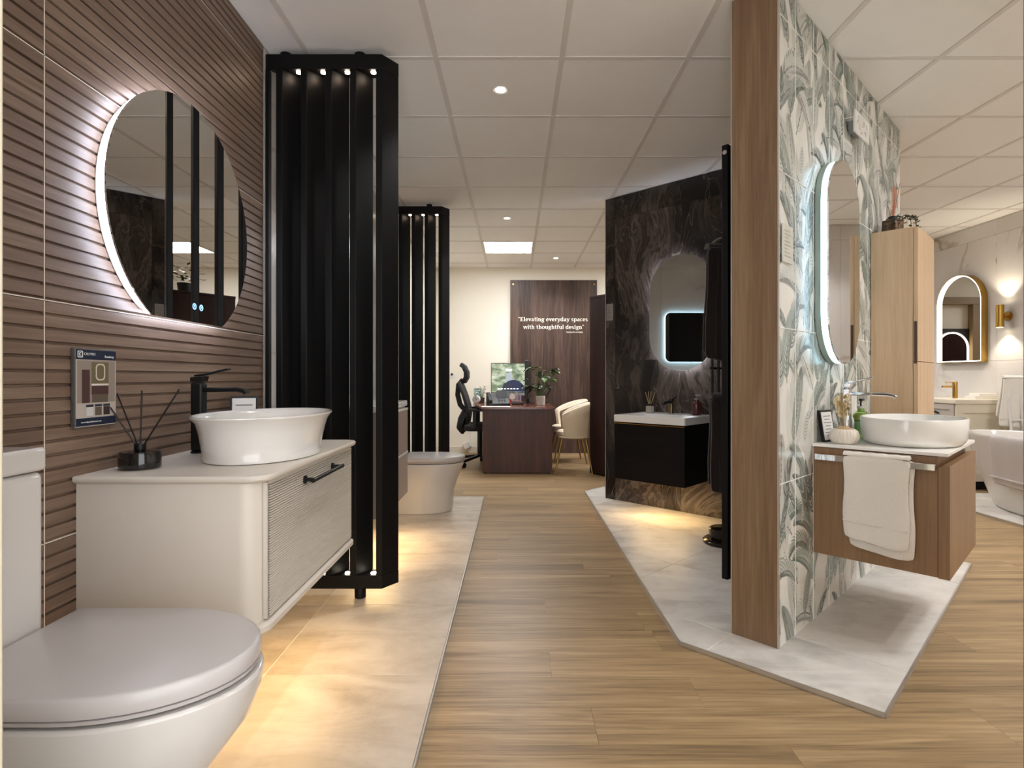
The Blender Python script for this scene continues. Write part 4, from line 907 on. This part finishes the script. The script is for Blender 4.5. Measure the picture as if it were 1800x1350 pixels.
# ------------------------------------------------------------------ reception
t = thing('wall_panel', 'tall dark walnut board with white lettering on the back wall', 'panel', (0.537, YB, 0))
obj('board', B(-0.600, -0.030, 0.002, 0.600, -0.016, 2.393), PANELW, t, bevel=0.001)
for x in (-0.56, 0.56):
    for z in (0.1, 2.335): obj('screw_cap', MB().cyl((x, -0.030, z), (x, -0.033, z), 0.010, 14), BRASS, t)
# serif letters built from strokes
def glyphs():
    T, h, cap, asc, de = 0.115, 0.47, 0.68, 0.70, -0.2; s = 0.045
    def r(x0, y0, x1, y1): return [(x0, y0), (x1, y0), (x1, y1), (x0, y1)]
    def a(cx, cy, rx, ry, a0, a1, th=T, tv=0.05):
        n = max(6, int(abs(a1 - a0) / 18)); o = arc(cx, cy, rx, ry, a0, a1, n); i = arc(cx, cy, rx - th, ry - tv, a0, a1, n); return [[o[k], o[k + 1], i[k + 1], i[k]] for k in range(n)]
    def st(x, y0, y1, top='l', bot=True):
        q = [r(x, y0, x + T, y1)]
        if bot: q.append(r(x - 0.06, y0, x + T + 0.06, y0 + s))
        if top == 'l': q.append(r(x - 0.06, y1 - s, x + T, y1))
        if top == 'b': q.append(r(x - 0.06, y1 - s, x + T + 0.06, y1))
        return q
    def dia(x0, y0, x1, y1, w): return [[(x0, y0), (x0 + w, y0), (x1 + w, y1), (x1, y1)]]
    def vee(x, wd): return dia(x + wd / 2 - 0.03, 0, x, h, T) + dia(x + wd / 2, 0, x + wd - 0.05, h, 0.05) + [r(x - 0.04, h - s, x + 0.17, h), r(x + wd - 0.12, h - s, x + wd + 0.06, h)]
    g = {}
    g['l'] = (0.25, st(0.06, 0, asc)); g['i'] = (0.25, st(0.06, 0, h) + [r(0.055, h + 0.08, 0.185, h + 0.2)])
    g['e'] = (0.46, a(0.22, h / 2, 0.22, h / 2 + 0.01, 0, 320) + [r(0.08, h / 2 - 0.02, 0.43, h / 2 + 0.03)])
    g['o'] = (0.51, a(0.24, h / 2, 0.245, h / 2 + 0.01, 0, 360)); g['c'] = (0.42, a(0.22, h / 2, 0.22, h / 2 + 0.01, 45, 320))
    g['v'] = (0.48, vee(0.03, 0.42)); g['w'] = (0.74, vee(0.03, 0.37) + vee(0.33, 0.37))
    g['y'] = (0.48, vee(0.03, 0.42) + dia(0.12, de, 0.235, 0.03, 0.06) + [r(0.03, de, 0.16, de + 0.07)])
    g['a'] = (0.46, st(0.27, 0, h - 0.1, '', False) + a(0.22, h - 0.16, 0.165, 0.165, 0, 150) + a(0.19, 0.135, 0.175, 0.145, 0, 360, 0.1) + [r(0.36, 0, 0.45, s)])
    g['n'] = (0.53, st(0.06, 0, h) + st(0.34, 0, h - 0.14, '') + a(0.27, h - 0.19, 0.185, 0.2, 0, 160))
    g['h'] = (0.53, st(0.06, 0, asc) + st(0.34, 0, h - 0.14, '') + a(0.27, h - 0.19, 0.185, 0.2, 0, 160))
    g['u'] = (0.53, st(0.05, 0.14, h, 'l', False) + st(0.34, 0, h, 'l', False) + a(0.235, 0.19, 0.185, 0.2, 180, 345) + [r(0.4, 0, 0.52, s)])
    g['t'] = (0.34, [r(0.08, 0.1, 0.195, 0.62), r(0.0, h - s, 0.32, h)] + a(0.235, 0.14, 0.155, 0.15, 180, 310, 0.1))
    g['f'] = (0.33, st(0.07, 0, asc - 0.14, '') + a(0.235, asc - 0.17, 0.165, 0.18, 30, 180) + [r(0.0, h - s, 0.32, h)])
    g['r'] = (0.39, st(0.06, 0, h) + a(0.29, h - 0.16, 0.13, 0.17, 20, 170, 0.09))
    g['d'] = (0.54, st(0.34, 0, asc, 'l', False) + a(0.23, h / 2, 0.225, h / 2 + 0.01, 30, 330) + [r(0.4, 0, 0.52, s)])
    g['p'] = (0.54, st(0.06, de, h) + a(0.28, h / 2, 0.225, h / 2 + 0.01, -150, 150))
    g['s'] = (0.38, a(0.18, h - 0.125, 0.155, 0.135, 25, 270, 0.09) + a(0.18, 0.125, 0.165, 0.135, -155, 90, 0.09))
    g['g'] = (0.49, a(0.22, h - 0.155, 0.19, 0.165, 0, 360, 0.1) + a(0.22, -0.06, 0.22, 0.135, 0, 360, 0.08) + [r(0.10, 0.06, 0.36, 0.12), r(0.38, h - 0.06, 0.48, h + 0.02)])
    g['E'] = (0.58, [r(0.08, 0, 0.21, cap), r(0.0, 0, 0.52, s + 0.01), r(0.0, cap - s - 0.01, 0.50, cap), r(0.2, cap / 2 - 0.025, 0.4, cap / 2 + 0.025), r(0.46, 0, 0.52, 0.17), r(0.44, cap - 0.16, 0.50, cap), r(0.37, cap / 2 - 0.08, 0.41, cap / 2 + 0.08)])
    g['“'] = (0.30, [r(0.03, 0.54, 0.12, 0.68), r(0.16, 0.54, 0.25, 0.68)]); g['”'] = (0.30, [r(0.03, 0.54, 0.12, 0.68), r(0.16, 0.54, 0.25, 0.68)]); g[' '] = (0.24, [])
    return g
G = glyphs()
def letter_line(txt, cx, z, width, mb):
    tot = sum(G[c][0] + 0.03 for c in txt); sc = width / tot; x = cx - width / 2
    for c in txt:
        for q in G[c][1]: mb.prism(ccw([(x + p[0] * sc, z + p[1] * sc) for p in q]), -0.0345, -0.0302, 'y')
        x += (G[c][0] + 0.03) * sc
    return sc
m = MB(); wpx = YB / 985
letter_line('“Elevating everyday spaces', (972 - 905) * wpx - 0.537, 1.05 + (663 - 565) * wpx, 122 * wpx, m)
letter_line('with thoughtful design”', (973 - 905) * wpx - 0.537, 1.05 + (663 - 578.5) * wpx, 107 * wpx, m)
LETM = plain('white lettering', 'f6f2e2', 0.5, var=0.0)
obj('lettering', m, LETM, t, smooth=False)
text('THE BATH WORKS', ((1024 - 905) * wpx - 0.537, -0.0325, 1.05 + (663 - 585.5) * wpx), 0.027, LETM, t, 0.002, align='RIGHT')

# desk
t = thing('desk', 'dark mahogany desk with papers and phone', 'desk', (0, 0, 0))
obj('desktop', MB().prism([(-0.365, 6.06), (0.43, 6.06), (0.43, 7.45), (-0.50, 7.45), (-0.52, 6.95), (-0.45, 6.55)], 0.700, 0.725), DESKT, t, bevel=0.003)
obj('end_panel', B(-0.352, 6.08, 0.012, 0.405, 6.105, 0.700), DESKW, t, bevel=0.001); obj('end_panel', B(-0.352, 7.40, 0.012, 0.405, 7.425, 0.700), DESKW, t)
obj('modesty_panel', B(0.32, 6.105, 0.25, 0.338, 7.40, 0.700), DESKW, t)
obj('drawer_pedestal', B(-0.37, 7.03, 0.10, 0.02, 7.39, 0.69), DESKW, t)
for x in (-0.32, 0.37): obj('foot', MB().cyl((x, 6.092, 0.0), (x, 6.092, 0.012), 0.012, 12), BLACKMATT, t)
# office chair (faces +x)
t = thing('office_chair', 'black mesh office chair with headrest behind the desk', 'chair', (-0.42, 6.72, 0))
MESHM = plain('black mesh fabric', '151516', 0.7, var=0.3, bump=0.4, bscale=900)
def strip(path, wd, th):
    rings = []
    for k, (x, z, wk) in enumerate(path):
        a = Vector(path[min(k + 1, len(path) - 1)][:2]) - Vector(path[max(k - 1, 0)][:2]); a.normalize(); nx, nz = a.y, -a.x; y = wd * wk / 2
        rings.append([(x - nx * th / 2, -y, z - nz * th / 2), (x - nx * th / 2 - 0.012, 0, z - nz * th / 2), (x - nx * th / 2, y, z - nz * th / 2), (x + nx * th / 2, y, z + nz * th / 2), (x + nx * th / 2 - 0.012, 0, z + nz * th / 2), (x + nx * th / 2, -y, z + nz * th / 2)])
    return MB().loft(rings)
obj('headrest', strip([(-0.225, 1.205, 0.6), (-0.185, 1.175, 0.9), (-0.155, 1.11, 1), (-0.155, 1.05, 1), (-0.19, 0.985, 0.8)], 0.3, 0.05), MESHM, t, bevel=0.01)
obj('backrest', strip([(-0.235, 1.0, 0.7), (-0.21, 0.93, 0.9), (-0.17, 0.82, 1), (-0.135, 0.70, 1), (-0.125, 0.60, 0.9), (-0.14, 0.50, 0.7)], 0.46, 0.04), MESHM, t, bevel=0.01)
obj('back_frame', MB().bar([(-0.20, 0, 1.02), (-0.255, 0, 0.96), (-0.265, 0, 0.84), (-0.235, 0, 0.72), (-0.18, 0, 0.66), (-0.13, 0, 0.66)], 0.06, 0.035, (0, 1, 0)), BLACKMATT, t, bevel=0.006)
obj('lumbar', strip([(-0.15, 0.66, 0.8), (-0.205, 0.55, 1), (-0.225, 0.46, 1), (-0.17, 0.40, 0.8)], 0.3, 0.09), BLACKMATT, t, bevel=0.02)
obj('seat', MB().prism(rrect(-0.18, -0.24, 0.3, 0.24, 0.1), 0.42, 0.50), MESHM, t, bevel=0.025, seg=3)
for y in (-0.27, 0.27): obj('armrest', MB().bar([(-0.04, y, 0.46), (-0.04, y, 0.66)], 0.05, 0.03, (0, 1, 0)).box(-0.12, y - 0.04, 0.655, 0.14, y + 0.04, 0.685), BLACKMATT, t, bevel=0.008)
obj('gas_lift', MB().cyl((0, 0, 0.1), (0, 0, 0.42), 0.03, 16), BLACKMATT, t)
for k in range(5):
    a = 2 * PI * k / 5 + 0.3; lg = obj('base_leg', MB().bar([(0, 0, 0.115), (0.29 * math.cos(a), 0.29 * math.sin(a), 0.075)], 0.045, 0.03), BLACKMATT, t, bevel=0.006)
    obj('castor', MB().cyl((0.29 * math.cos(a) - 0.02 * math.sin(a), 0.29 * math.sin(a) + 0.02 * math.cos(a), 0.03), (0.29 * math.cos(a) + 0.02 * math.sin(a), 0.29 * math.sin(a) - 0.02 * math.cos(a), 0.03), 0.03, 14), BLACKMATT, lg)
# tub chairs (face -x in local +x after turning)
BOUCLE = plain('cream velvet', 'd6c7b0', 0.8, var=0.06, bump=0.3)
GOLDLEG = plain('antique gold leg', '9a7a48', 0.35, 0.9)
def tub_chair(label, loc, rz):
    t = thing('tub_chair', label, 'chair', loc, rz, 'cream tub chairs at the desk')
    n = 28; rings = []
    for i in range(n + 1):
        ph = R(-122 + 244 * i / n); f = abs(i / n - 0.5) * 2; top = 0.765 - 0.13 * f ** 2.2; c, s = math.cos(ph), math.sin(ph)
        lo, hi = 0.195, 0.25; row = []
        for k in range(5):
            q = k / 4; z = 0.40 + (top - 0.40) * q; r_ = lo + (hi - lo) * q ** 0.8; row.append((r_ * c, r_ * s, z))
        row.append(((hi - 0.02) * c, (hi - 0.02) * s, top + 0.012))
        for k in range(4, -1, -1):
            q = k / 4; z = 0.40 + (top - 0.40) * q; r_ = lo - 0.042 + (hi - lo) * q ** 0.8; row.append((r_ * c, r_ * s, z))
        rings.append(row)
    obj('shell_back', MB().loft(rings), BOUCLE, t, ang=70)
    obj('seat_cushion', MB().lathe([(0.17, 0.375), (0.195, 0.385), (0.195, 0.40), (0.15, 0.401)], n=36).lathe([(0.13, 0.4015), (0.15, 0.41), (0.15, 0.445), (0.12, 0.462), (0.02, 0.468)], (-0.03, 0, 0), 36, 1.15, 1), BOUCLE, t, ang=60)
    for a, b in ((0.13, 0.13), (0.13, -0.13), (-0.13, 0.13), (-0.13, -0.13)): obj('leg', MB().tube([(a, b, 0.378), (a * 1.55, b * 1.55, 0.0)], 0.016, 10, 0.008), GOLDLEG, t)
    return t
tc = tub_chair('near cream tub chair with gold legs at the desk', (0.66, 6.27, 0), R(-6))
dup(tc, (0.66, 6.98, 0), R(4), 'far cream tub chair mostly hidden behind the near one')
# monitors
t = thing('monitor', 'silver edged monitor showing a green landscape, facing us on the desk', 'monitor', (-0.078, 7.12, 0.725))
obj('screen_shell', B(-0.225, 0, 0.125, 0.225, 0.03, 0.505), BLACKMATT, t, bevel=0.004); obj('chin', B(-0.225, -0.003, 0.095, 0.225, 0.028, 0.124), plain('silver plastic', 'a7a5a2', 0.35, 0.5), t)
k = N('screen picture'); vv = k.coord((3, 1, 6)); cc = k.ramp(k.noise(vv, 2.2, 6, 0.65), [(0.3, '33402f'), (0.45, '66755a'), (0.55, 'a3ab92'), (0.7, 'd4d6cc')]); k.b.inputs['Base Color'].default_value = (0.02, 0.02, 0.02, 1); k.l(cc, k.b.inputs['Emission Color']); k.b.inputs['Emission Strength'].default_value = 0.75
obj('picture', B(-0.217, -0.0015, 0.133, 0.217, -0.0002, 0.497), k.m, t)
obj('picture_shape', MB().prism(ccw(arc(0.06, 0.14, 0.15, 0.15, 0, 180, 18)), -0.0025, -0.0015, 'y'), emit('picture navy', '2c3250', 0.5), t); obj('picture_shape', MB().prism(ccw([(-0.10, 0.14), (0.04, 0.14), (0.04, 0.25), (-0.06, 0.25)]), -0.0028, -0.0015, 'y'), emit('picture slate', '3d4150', 0.4), t)
obj('picture_shape', MB().prism(ccw([(-0.04, 0.26), (0.05, 0.26), (0.04, 0.38), (-0.03, 0.38)]), -0.0022, -0.0015, 'y'), emit('picture pale', 'a9b0b6', 0.6), t)
m = MB()
for q in range(5): m.box(-0.035 + 0.015 * q, -0.003, 0.40, -0.024 + 0.015 * q, -0.0015, 0.43)
for q in range(7): m.box(-0.14 + 0.04 * q, -0.0035, 0.172, -0.115 + 0.04 * q, -0.0015, 0.184)
obj('screen_text', m, emit('screen white', 'f2f4f6', 1.0), t)
obj('stand', MB().prism(ccw([(-0.1, -0.06), (0.1, -0.06), (0.1, 0.1), (-0.1, 0.1)]), 0, 0.01).box(-0.03, 0.03, 0.01, 0.03, 0.05, 0.2), plain('silver plastic', 'a7a5a2', 0.35, 0.5), t, bevel=0.003)
t = thing('monitor', 'dark monitor seen nearly edge-on beside the potted plant', 'monitor', (0.165, 7.0, 0.725), R(84))
obj('screen_shell', B(-0.26, -0.02, 0.06, 0.26, 0.02, 0.53), plain('charcoal plastic', '2a2a2d', 0.4), t, bevel=0.006); obj('stand', MB().prism(ccw([(-0.1, -0.08), (0.1, -0.08), (0.1, 0.08), (-0.1, 0.08)]), 0, 0.01).box(-0.03, -0.019, 0.01, 0.03, 0.019, 0.07), BLACKMATT, t, bevel=0.003)
# desk phone
t = thing('desk_phone', 'black desk phone with tilted screen near the front of the desk', 'phone', (-0.20, 6.36, 0.725), R(12))
obj('body', MB().prism([(-0.10, 0.0), (0.11, 0.0), (0.11, 0.10), (0.07, 0.13), (-0.10, 0.03)][::1], -0.11, 0.13, 'x'), BLACKMATT, t, bevel=0.004)
obj('screen', MB().add([(0.0, 0.0, 0.092), (0.12, 0.0, 0.092), (0.12, 0.05, 0.175), (0.0, 0.05, 0.175), (0.0, 0.016, 0.084), (0.12, 0.016, 0.084), (0.12, 0.066, 0.167), (0.0, 0.066, 0.167)], [(0, 1, 2, 3), (7, 6, 5, 4), (0, 4, 5, 1), (1, 5, 6, 2), (2, 6, 7, 3), (3, 7, 4, 0)]), plain('phone screen grey', '4a4d52', 0.2), t)
obj('handset', MB().bar([(-0.09, -0.09, 0.055), (-0.09, -0.02, 0.088), (-0.09, 0.05, 0.125), (-0.09, 0.10, 0.14)], 0.045, 0.03), BLACKMATT, t, bevel=0.008)
m = MB()
for a in range(4):
    for b in range(3): m.box(0.0 + 0.032 * b, -0.075 + 0.022 * a, 0.040 + 0.0125 * a, 0.024 + 0.032 * b, -0.06 + 0.022 * a, 0.050 + 0.0125 * a)
obj('keypad', m, plain('key grey', '3a3b3e', 0.4), t)
t = thing('paper_stack', 'white printed papers at the front edge of the desk', 'papers', (-0.21, 6.15, 0.725))
for k, (a, b) in enumerate(((0.0, 'e4ddd8'), (0.012, 'd8cfca'), (-0.008, 'e9e4e0'))): obj('sheet', B(-0.148 + a, -0.075, 0.0015 * k, 0.148 + a, 0.075, 0.0015 * k + 0.0013), plain('paper ' + b, b, 0.8), t)
t = thing('stapler', 'small dark stapler with silver end on the desk', 'stapler', (0.03, 6.62, 0.725), R(8))
obj('base', B(-0.07, -0.018, 0, 0.07, 0.018, 0.012), BLACKMATT, t, bevel=0.002); obj('arm', MB().prism([(-0.07, 0.018), (0.07, 0.016), (0.068, 0.034), (-0.05, 0.05), (-0.07, 0.045)], -0.016, 0.016, 'y'), plain('grey enamel', '77736f', 0.3), t, bevel=0.003)
t = thing('tape_dispenser', 'red and white tape dispenser on the desk', 'tape dispenser', (0.0, 6.92, 0.725))
obj('body', MB().prism([(-0.07, 0), (0.07, 0), (0.06, 0.04), (0.0, 0.03), (-0.06, 0.06)], -0.025, 0.025, 'y'), plain('red plastic', 'a3372c', 0.35), t, bevel=0.003); obj('roll', MB().cyl((-0.03, -0.02, 0.082), (-0.03, 0.02, 0.082), 0.035, 22), plain('tape white', 'e8e0d2', 0.4), t)
t = thing('leaflet_stack', 'row of pink and grey leaflets propped under the facing monitor', 'leaflets', (-0.06, 6.99, 0.725))
for k in range(12): obj('leaflet', B(-0.12 + 0.022 * k, 0.0, 0.0, -0.103 + 0.022 * k, 0.02, 0.13 - 0.006 * (k % 3)), plain(('leaflet pink', 'leaflet grey', 'leaflet lilac')[k % 3], ('c4a9b0', '8f8b92', 'a79bb4')[k % 3], 0.5), t)
t = thing('potted_plant', 'leafy green plant in a white pot on the desk', 'plant', (0.30, 6.56, 0.725))
obj('pot', MB().lathe([(0.048, 0), (0.052, 0.003), (0.056, 0.105), (0.052, 0.107), (0.050, 0.09)], n=28), plain('white pot', 'd9d4cc', 0.4), t)
obj('soil', MB().lathe([(0.0495, 0.085), (0.002, 0.088)], n=20), plain('soil', '2b2018', 0.9), t)
q = random.Random(21)
for k in range(24):
    a = q.uniform(0, 2 * PI); sp_ = q.uniform(0.04, 0.17); h = q.uniform(0.16, 0.46); top = Vector((sp_ * math.cos(a), sp_ * math.sin(a), h))
    st = obj('stem', MB().tube([(0.02 * math.cos(a), 0.02 * math.sin(a), 0.08), (top.x * 0.5, top.y * 0.5, h * 0.75), top], 0.003, 6), LEAFL, t)
    for e in range(2):
        d = Vector((math.cos(a + (e - 0.5) * 1.4), math.sin(a + (e - 0.5) * 1.4), q.uniform(-0.5, 0.2))).normalized(); s_ = d.cross(Vector((0, 0, 1))).normalized(); L = q.uniform(0.08, 0.13); W_ = L * 0.3; u = s_.cross(d) * W_ * 0.3
        obj('leaf', MB().add([top, top + d * L * 0.3 + s_ * W_, top + d * L * 0.7 + s_ * W_ * 0.8, top + d * L - Vector((0, 0, L * 0.2)), top + d * L * 0.7 - s_ * W_ * 0.8, top + d * L * 0.3 - s_ * W_, top + d * L * 0.5 - u], [(0, 1, 6), (1, 2, 6), (2, 3, 6), (3, 4, 6), (4, 5, 6), (5, 0, 6)]), LEAFG if k % 3 else LEAFL, st, smooth=False)
t = thing('desk_lamp', 'black angled arm desk lamp behind the desk plant', 'lamp', (0.355, 7.02, 0.725))
obj('base', MB().lathe([(0.06, 0), (0.06, 0.015), (0.02, 0.02)], n=24), BLACKMATT, t); obj('arm', MB().bar([(0, 0, 0.018), (0.09, 0, 0.17)], 0.02, 0.016, (0, 1, 0)).bar([(0.09, 0, 0.165), (-0.02, 0, 0.34)], 0.02, 0.016, (0, 1, 0)), BLACKMATT, t); obj('lamp_head', MB().bar([(-0.01, 0, 0.335), (-0.09, 0, 0.36)], 0.05, 0.02, (0, 1, 0)), BLACKMATT, t, bevel=0.004)
t = thing('flower_pot', 'small pot of white flowers at the back of the desk', 'plant', (-0.42, 7.05, 0.725))
obj('pot', MB().lathe([(0.035, 0), (0.042, 0.07), (0.038, 0.07)], n=22), plain('dark pot', '3a3730', 0.5), t)
q = random.Random(8)
for k in range(12):
    a = q.uniform(0, 2 * PI); tp = (q.uniform(0.02, 0.08) * math.cos(a), q.uniform(0.02, 0.08) * math.sin(a), q.uniform(0.1, 0.22)); st = obj('stem', MB().tube([(0, 0, 0.05), tp], 0.002, 5), LEAFL, t); fl = MB()
    for e in range(5): fl.sphere((tp[0] + 0.011 * math.cos(e * 1.257), tp[1] + 0.011 * math.sin(e * 1.257), tp[2]), 0.009, 5, 1, 1, 0.6)
    obj('flower', fl, plain('white petals', 'eae6d8', 0.7), st)
t = thing('pen_box', 'pale teal box on the back left of the desk', 'box', (-0.475, 7.22, 0.725)); obj('box_body', B(-0.05, -0.04, 0, 0.05, 0.04, 0.17), plain('teal card', '9fb5b0', 0.5), t, bevel=0.003); obj('box_lid', B(-0.052, -0.042, 0.171, 0.052, 0.042, 0.19), plain('teal card light', 'b3c6c2', 0.5), t, bevel=0.003)
t = thing('desk_clock', 'round white desk clock beside the black chair', 'clock', (-0.475, 6.93, 0.725), R(-20))
obj('case', MB().cyl((0, 0.02, 0.05), (0, -0.02, 0.05), 0.047, 28), PLWHITE, t); obj('face', MB().cyl((0, -0.0202, 0.05), (0, -0.022, 0.05), 0.039, 28), plain('clock face', 'f0efeb', 0.4), t)
obj('hands', MB().box(-0.002, -0.024, 0.05, 0.002, -0.0221, 0.078).box(0, -0.024, 0.048, 0.022, -0.0221, 0.052), BLACKMATT, t); obj('foot', B(-0.025, -0.018, 0.0, 0.025, 0.018, 0.006), PLWHITE, t)
t = thing('socket_adapter', 'white plug adapter hanging tilted near the skirting behind the chair', 'plug', (-0.66, YB - 0.016, 0.11))
a = obj('adapter_body', B(-0.05, -0.04, -0.045, 0.05, 0.0, 0.045), PLWHITE, t, bevel=0.006); a.rotation_euler = (0, R(-24), 0)
obj('cable', MB().tube([(0.03, -0.02, 0.05), (0.05, -0.015, 0.2), (0.03, -0.012, 0.45), (0.06, -0.012, 0.62)], 0.005, 8), PLWHITE, t)
t = thing('wall_switch', 'white switch with a dark knob on the back wall beside the far screen', 'switch', (-0.862, YB, 1.03))
obj('plate', B(-0.03, -0.008, 0, 0.03, 0, 0.07), PLWHITE, t, bevel=0.003); obj('knob', B(-0.022, -0.02, 0.045, 0.002, -0.008, 0.075), BLACKMATT, t, bevel=0.002)
# dark tall cupboard with a plant on it
CF = Fr((0.815, 6.08), -52)
t = thing('dark_cupboard', 'tall dark wenge cupboard behind the marble wall, plant on top', 'cupboard', CF.w(0, 0, 0), CF.a)
obj('side_panel', B(0.0, 0.0, 0.012, 0.018, 0.45, 1.90), CABW, t); obj('side_panel', B(0.882, 0.0, 0.012, 0.90, 0.45, 1.90), CABW, t); obj('back_panel', B(0.018, 0.435, 0.012, 0.882, 0.45, 1.90), CABW, t)
obj('plinth', B(0.01, 0.02, 0.0, 0.89, 0.44, 0.012), BLACKMATT, t); obj('top_board', B(-0.004, -0.004, 1.9005, 0.904, 0.452, 1.925), CABW, t, bevel=0.002)
for x0, x1 in ((0.019, 0.449), (0.451, 0.881)):
    d = obj('door', B(x0, -0.002, 0.02, x1, 0.016, 1.898), CABW, t, bevel=0.001); hx = x1 - 0.03 if x0 < 0.3 else x0 + 0.03; obj('handle', MB().cyl((hx, -0.022, 0.95), (hx, -0.022, 1.1), 0.006, 10).cyl((hx, -0.002, 0.97), (hx, -0.022, 0.97), 0.005, 8).cyl((hx, -0.002, 1.08), (hx, -0.022, 1.08), 0.005, 8), CHROME, d)
t = thing('potted_plant', 'bushy green plant on the dark cupboard, seen in the round mirror', 'plant', CF.w(0.42, 0.22, 1.925))
obj('pot', MB().lathe([(0.06, 0), (0.075, 0.11), (0.07, 0.11), (0.068, 0.09)], n=24), BLACKMATT, t)
for k in range(70):
    a = q.uniform(0, 2 * PI); e = q.uniform(0.1, 1.5); r_ = q.uniform(0.06, 0.16); b = Vector((r_ * math.cos(a) * math.cos(e) * 1.2, r_ * math.sin(a) * math.cos(e) * 1.2, 0.10 + r_ * math.sin(e) * 1.25)); d = Vector((math.cos(a), math.sin(a), q.uniform(-0.3, 0.7))).normalized(); s_ = d.cross(Vector((0, 0, 1))).normalized() * 0.018
    obj('leaf', MB().add([b, b + d * 0.03 + s_, b + d * 0.06, b + d * 0.03 - s_], [(0, 1, 2, 3)]), LEAFL if k % 2 else LEAFG, t, smooth=False)
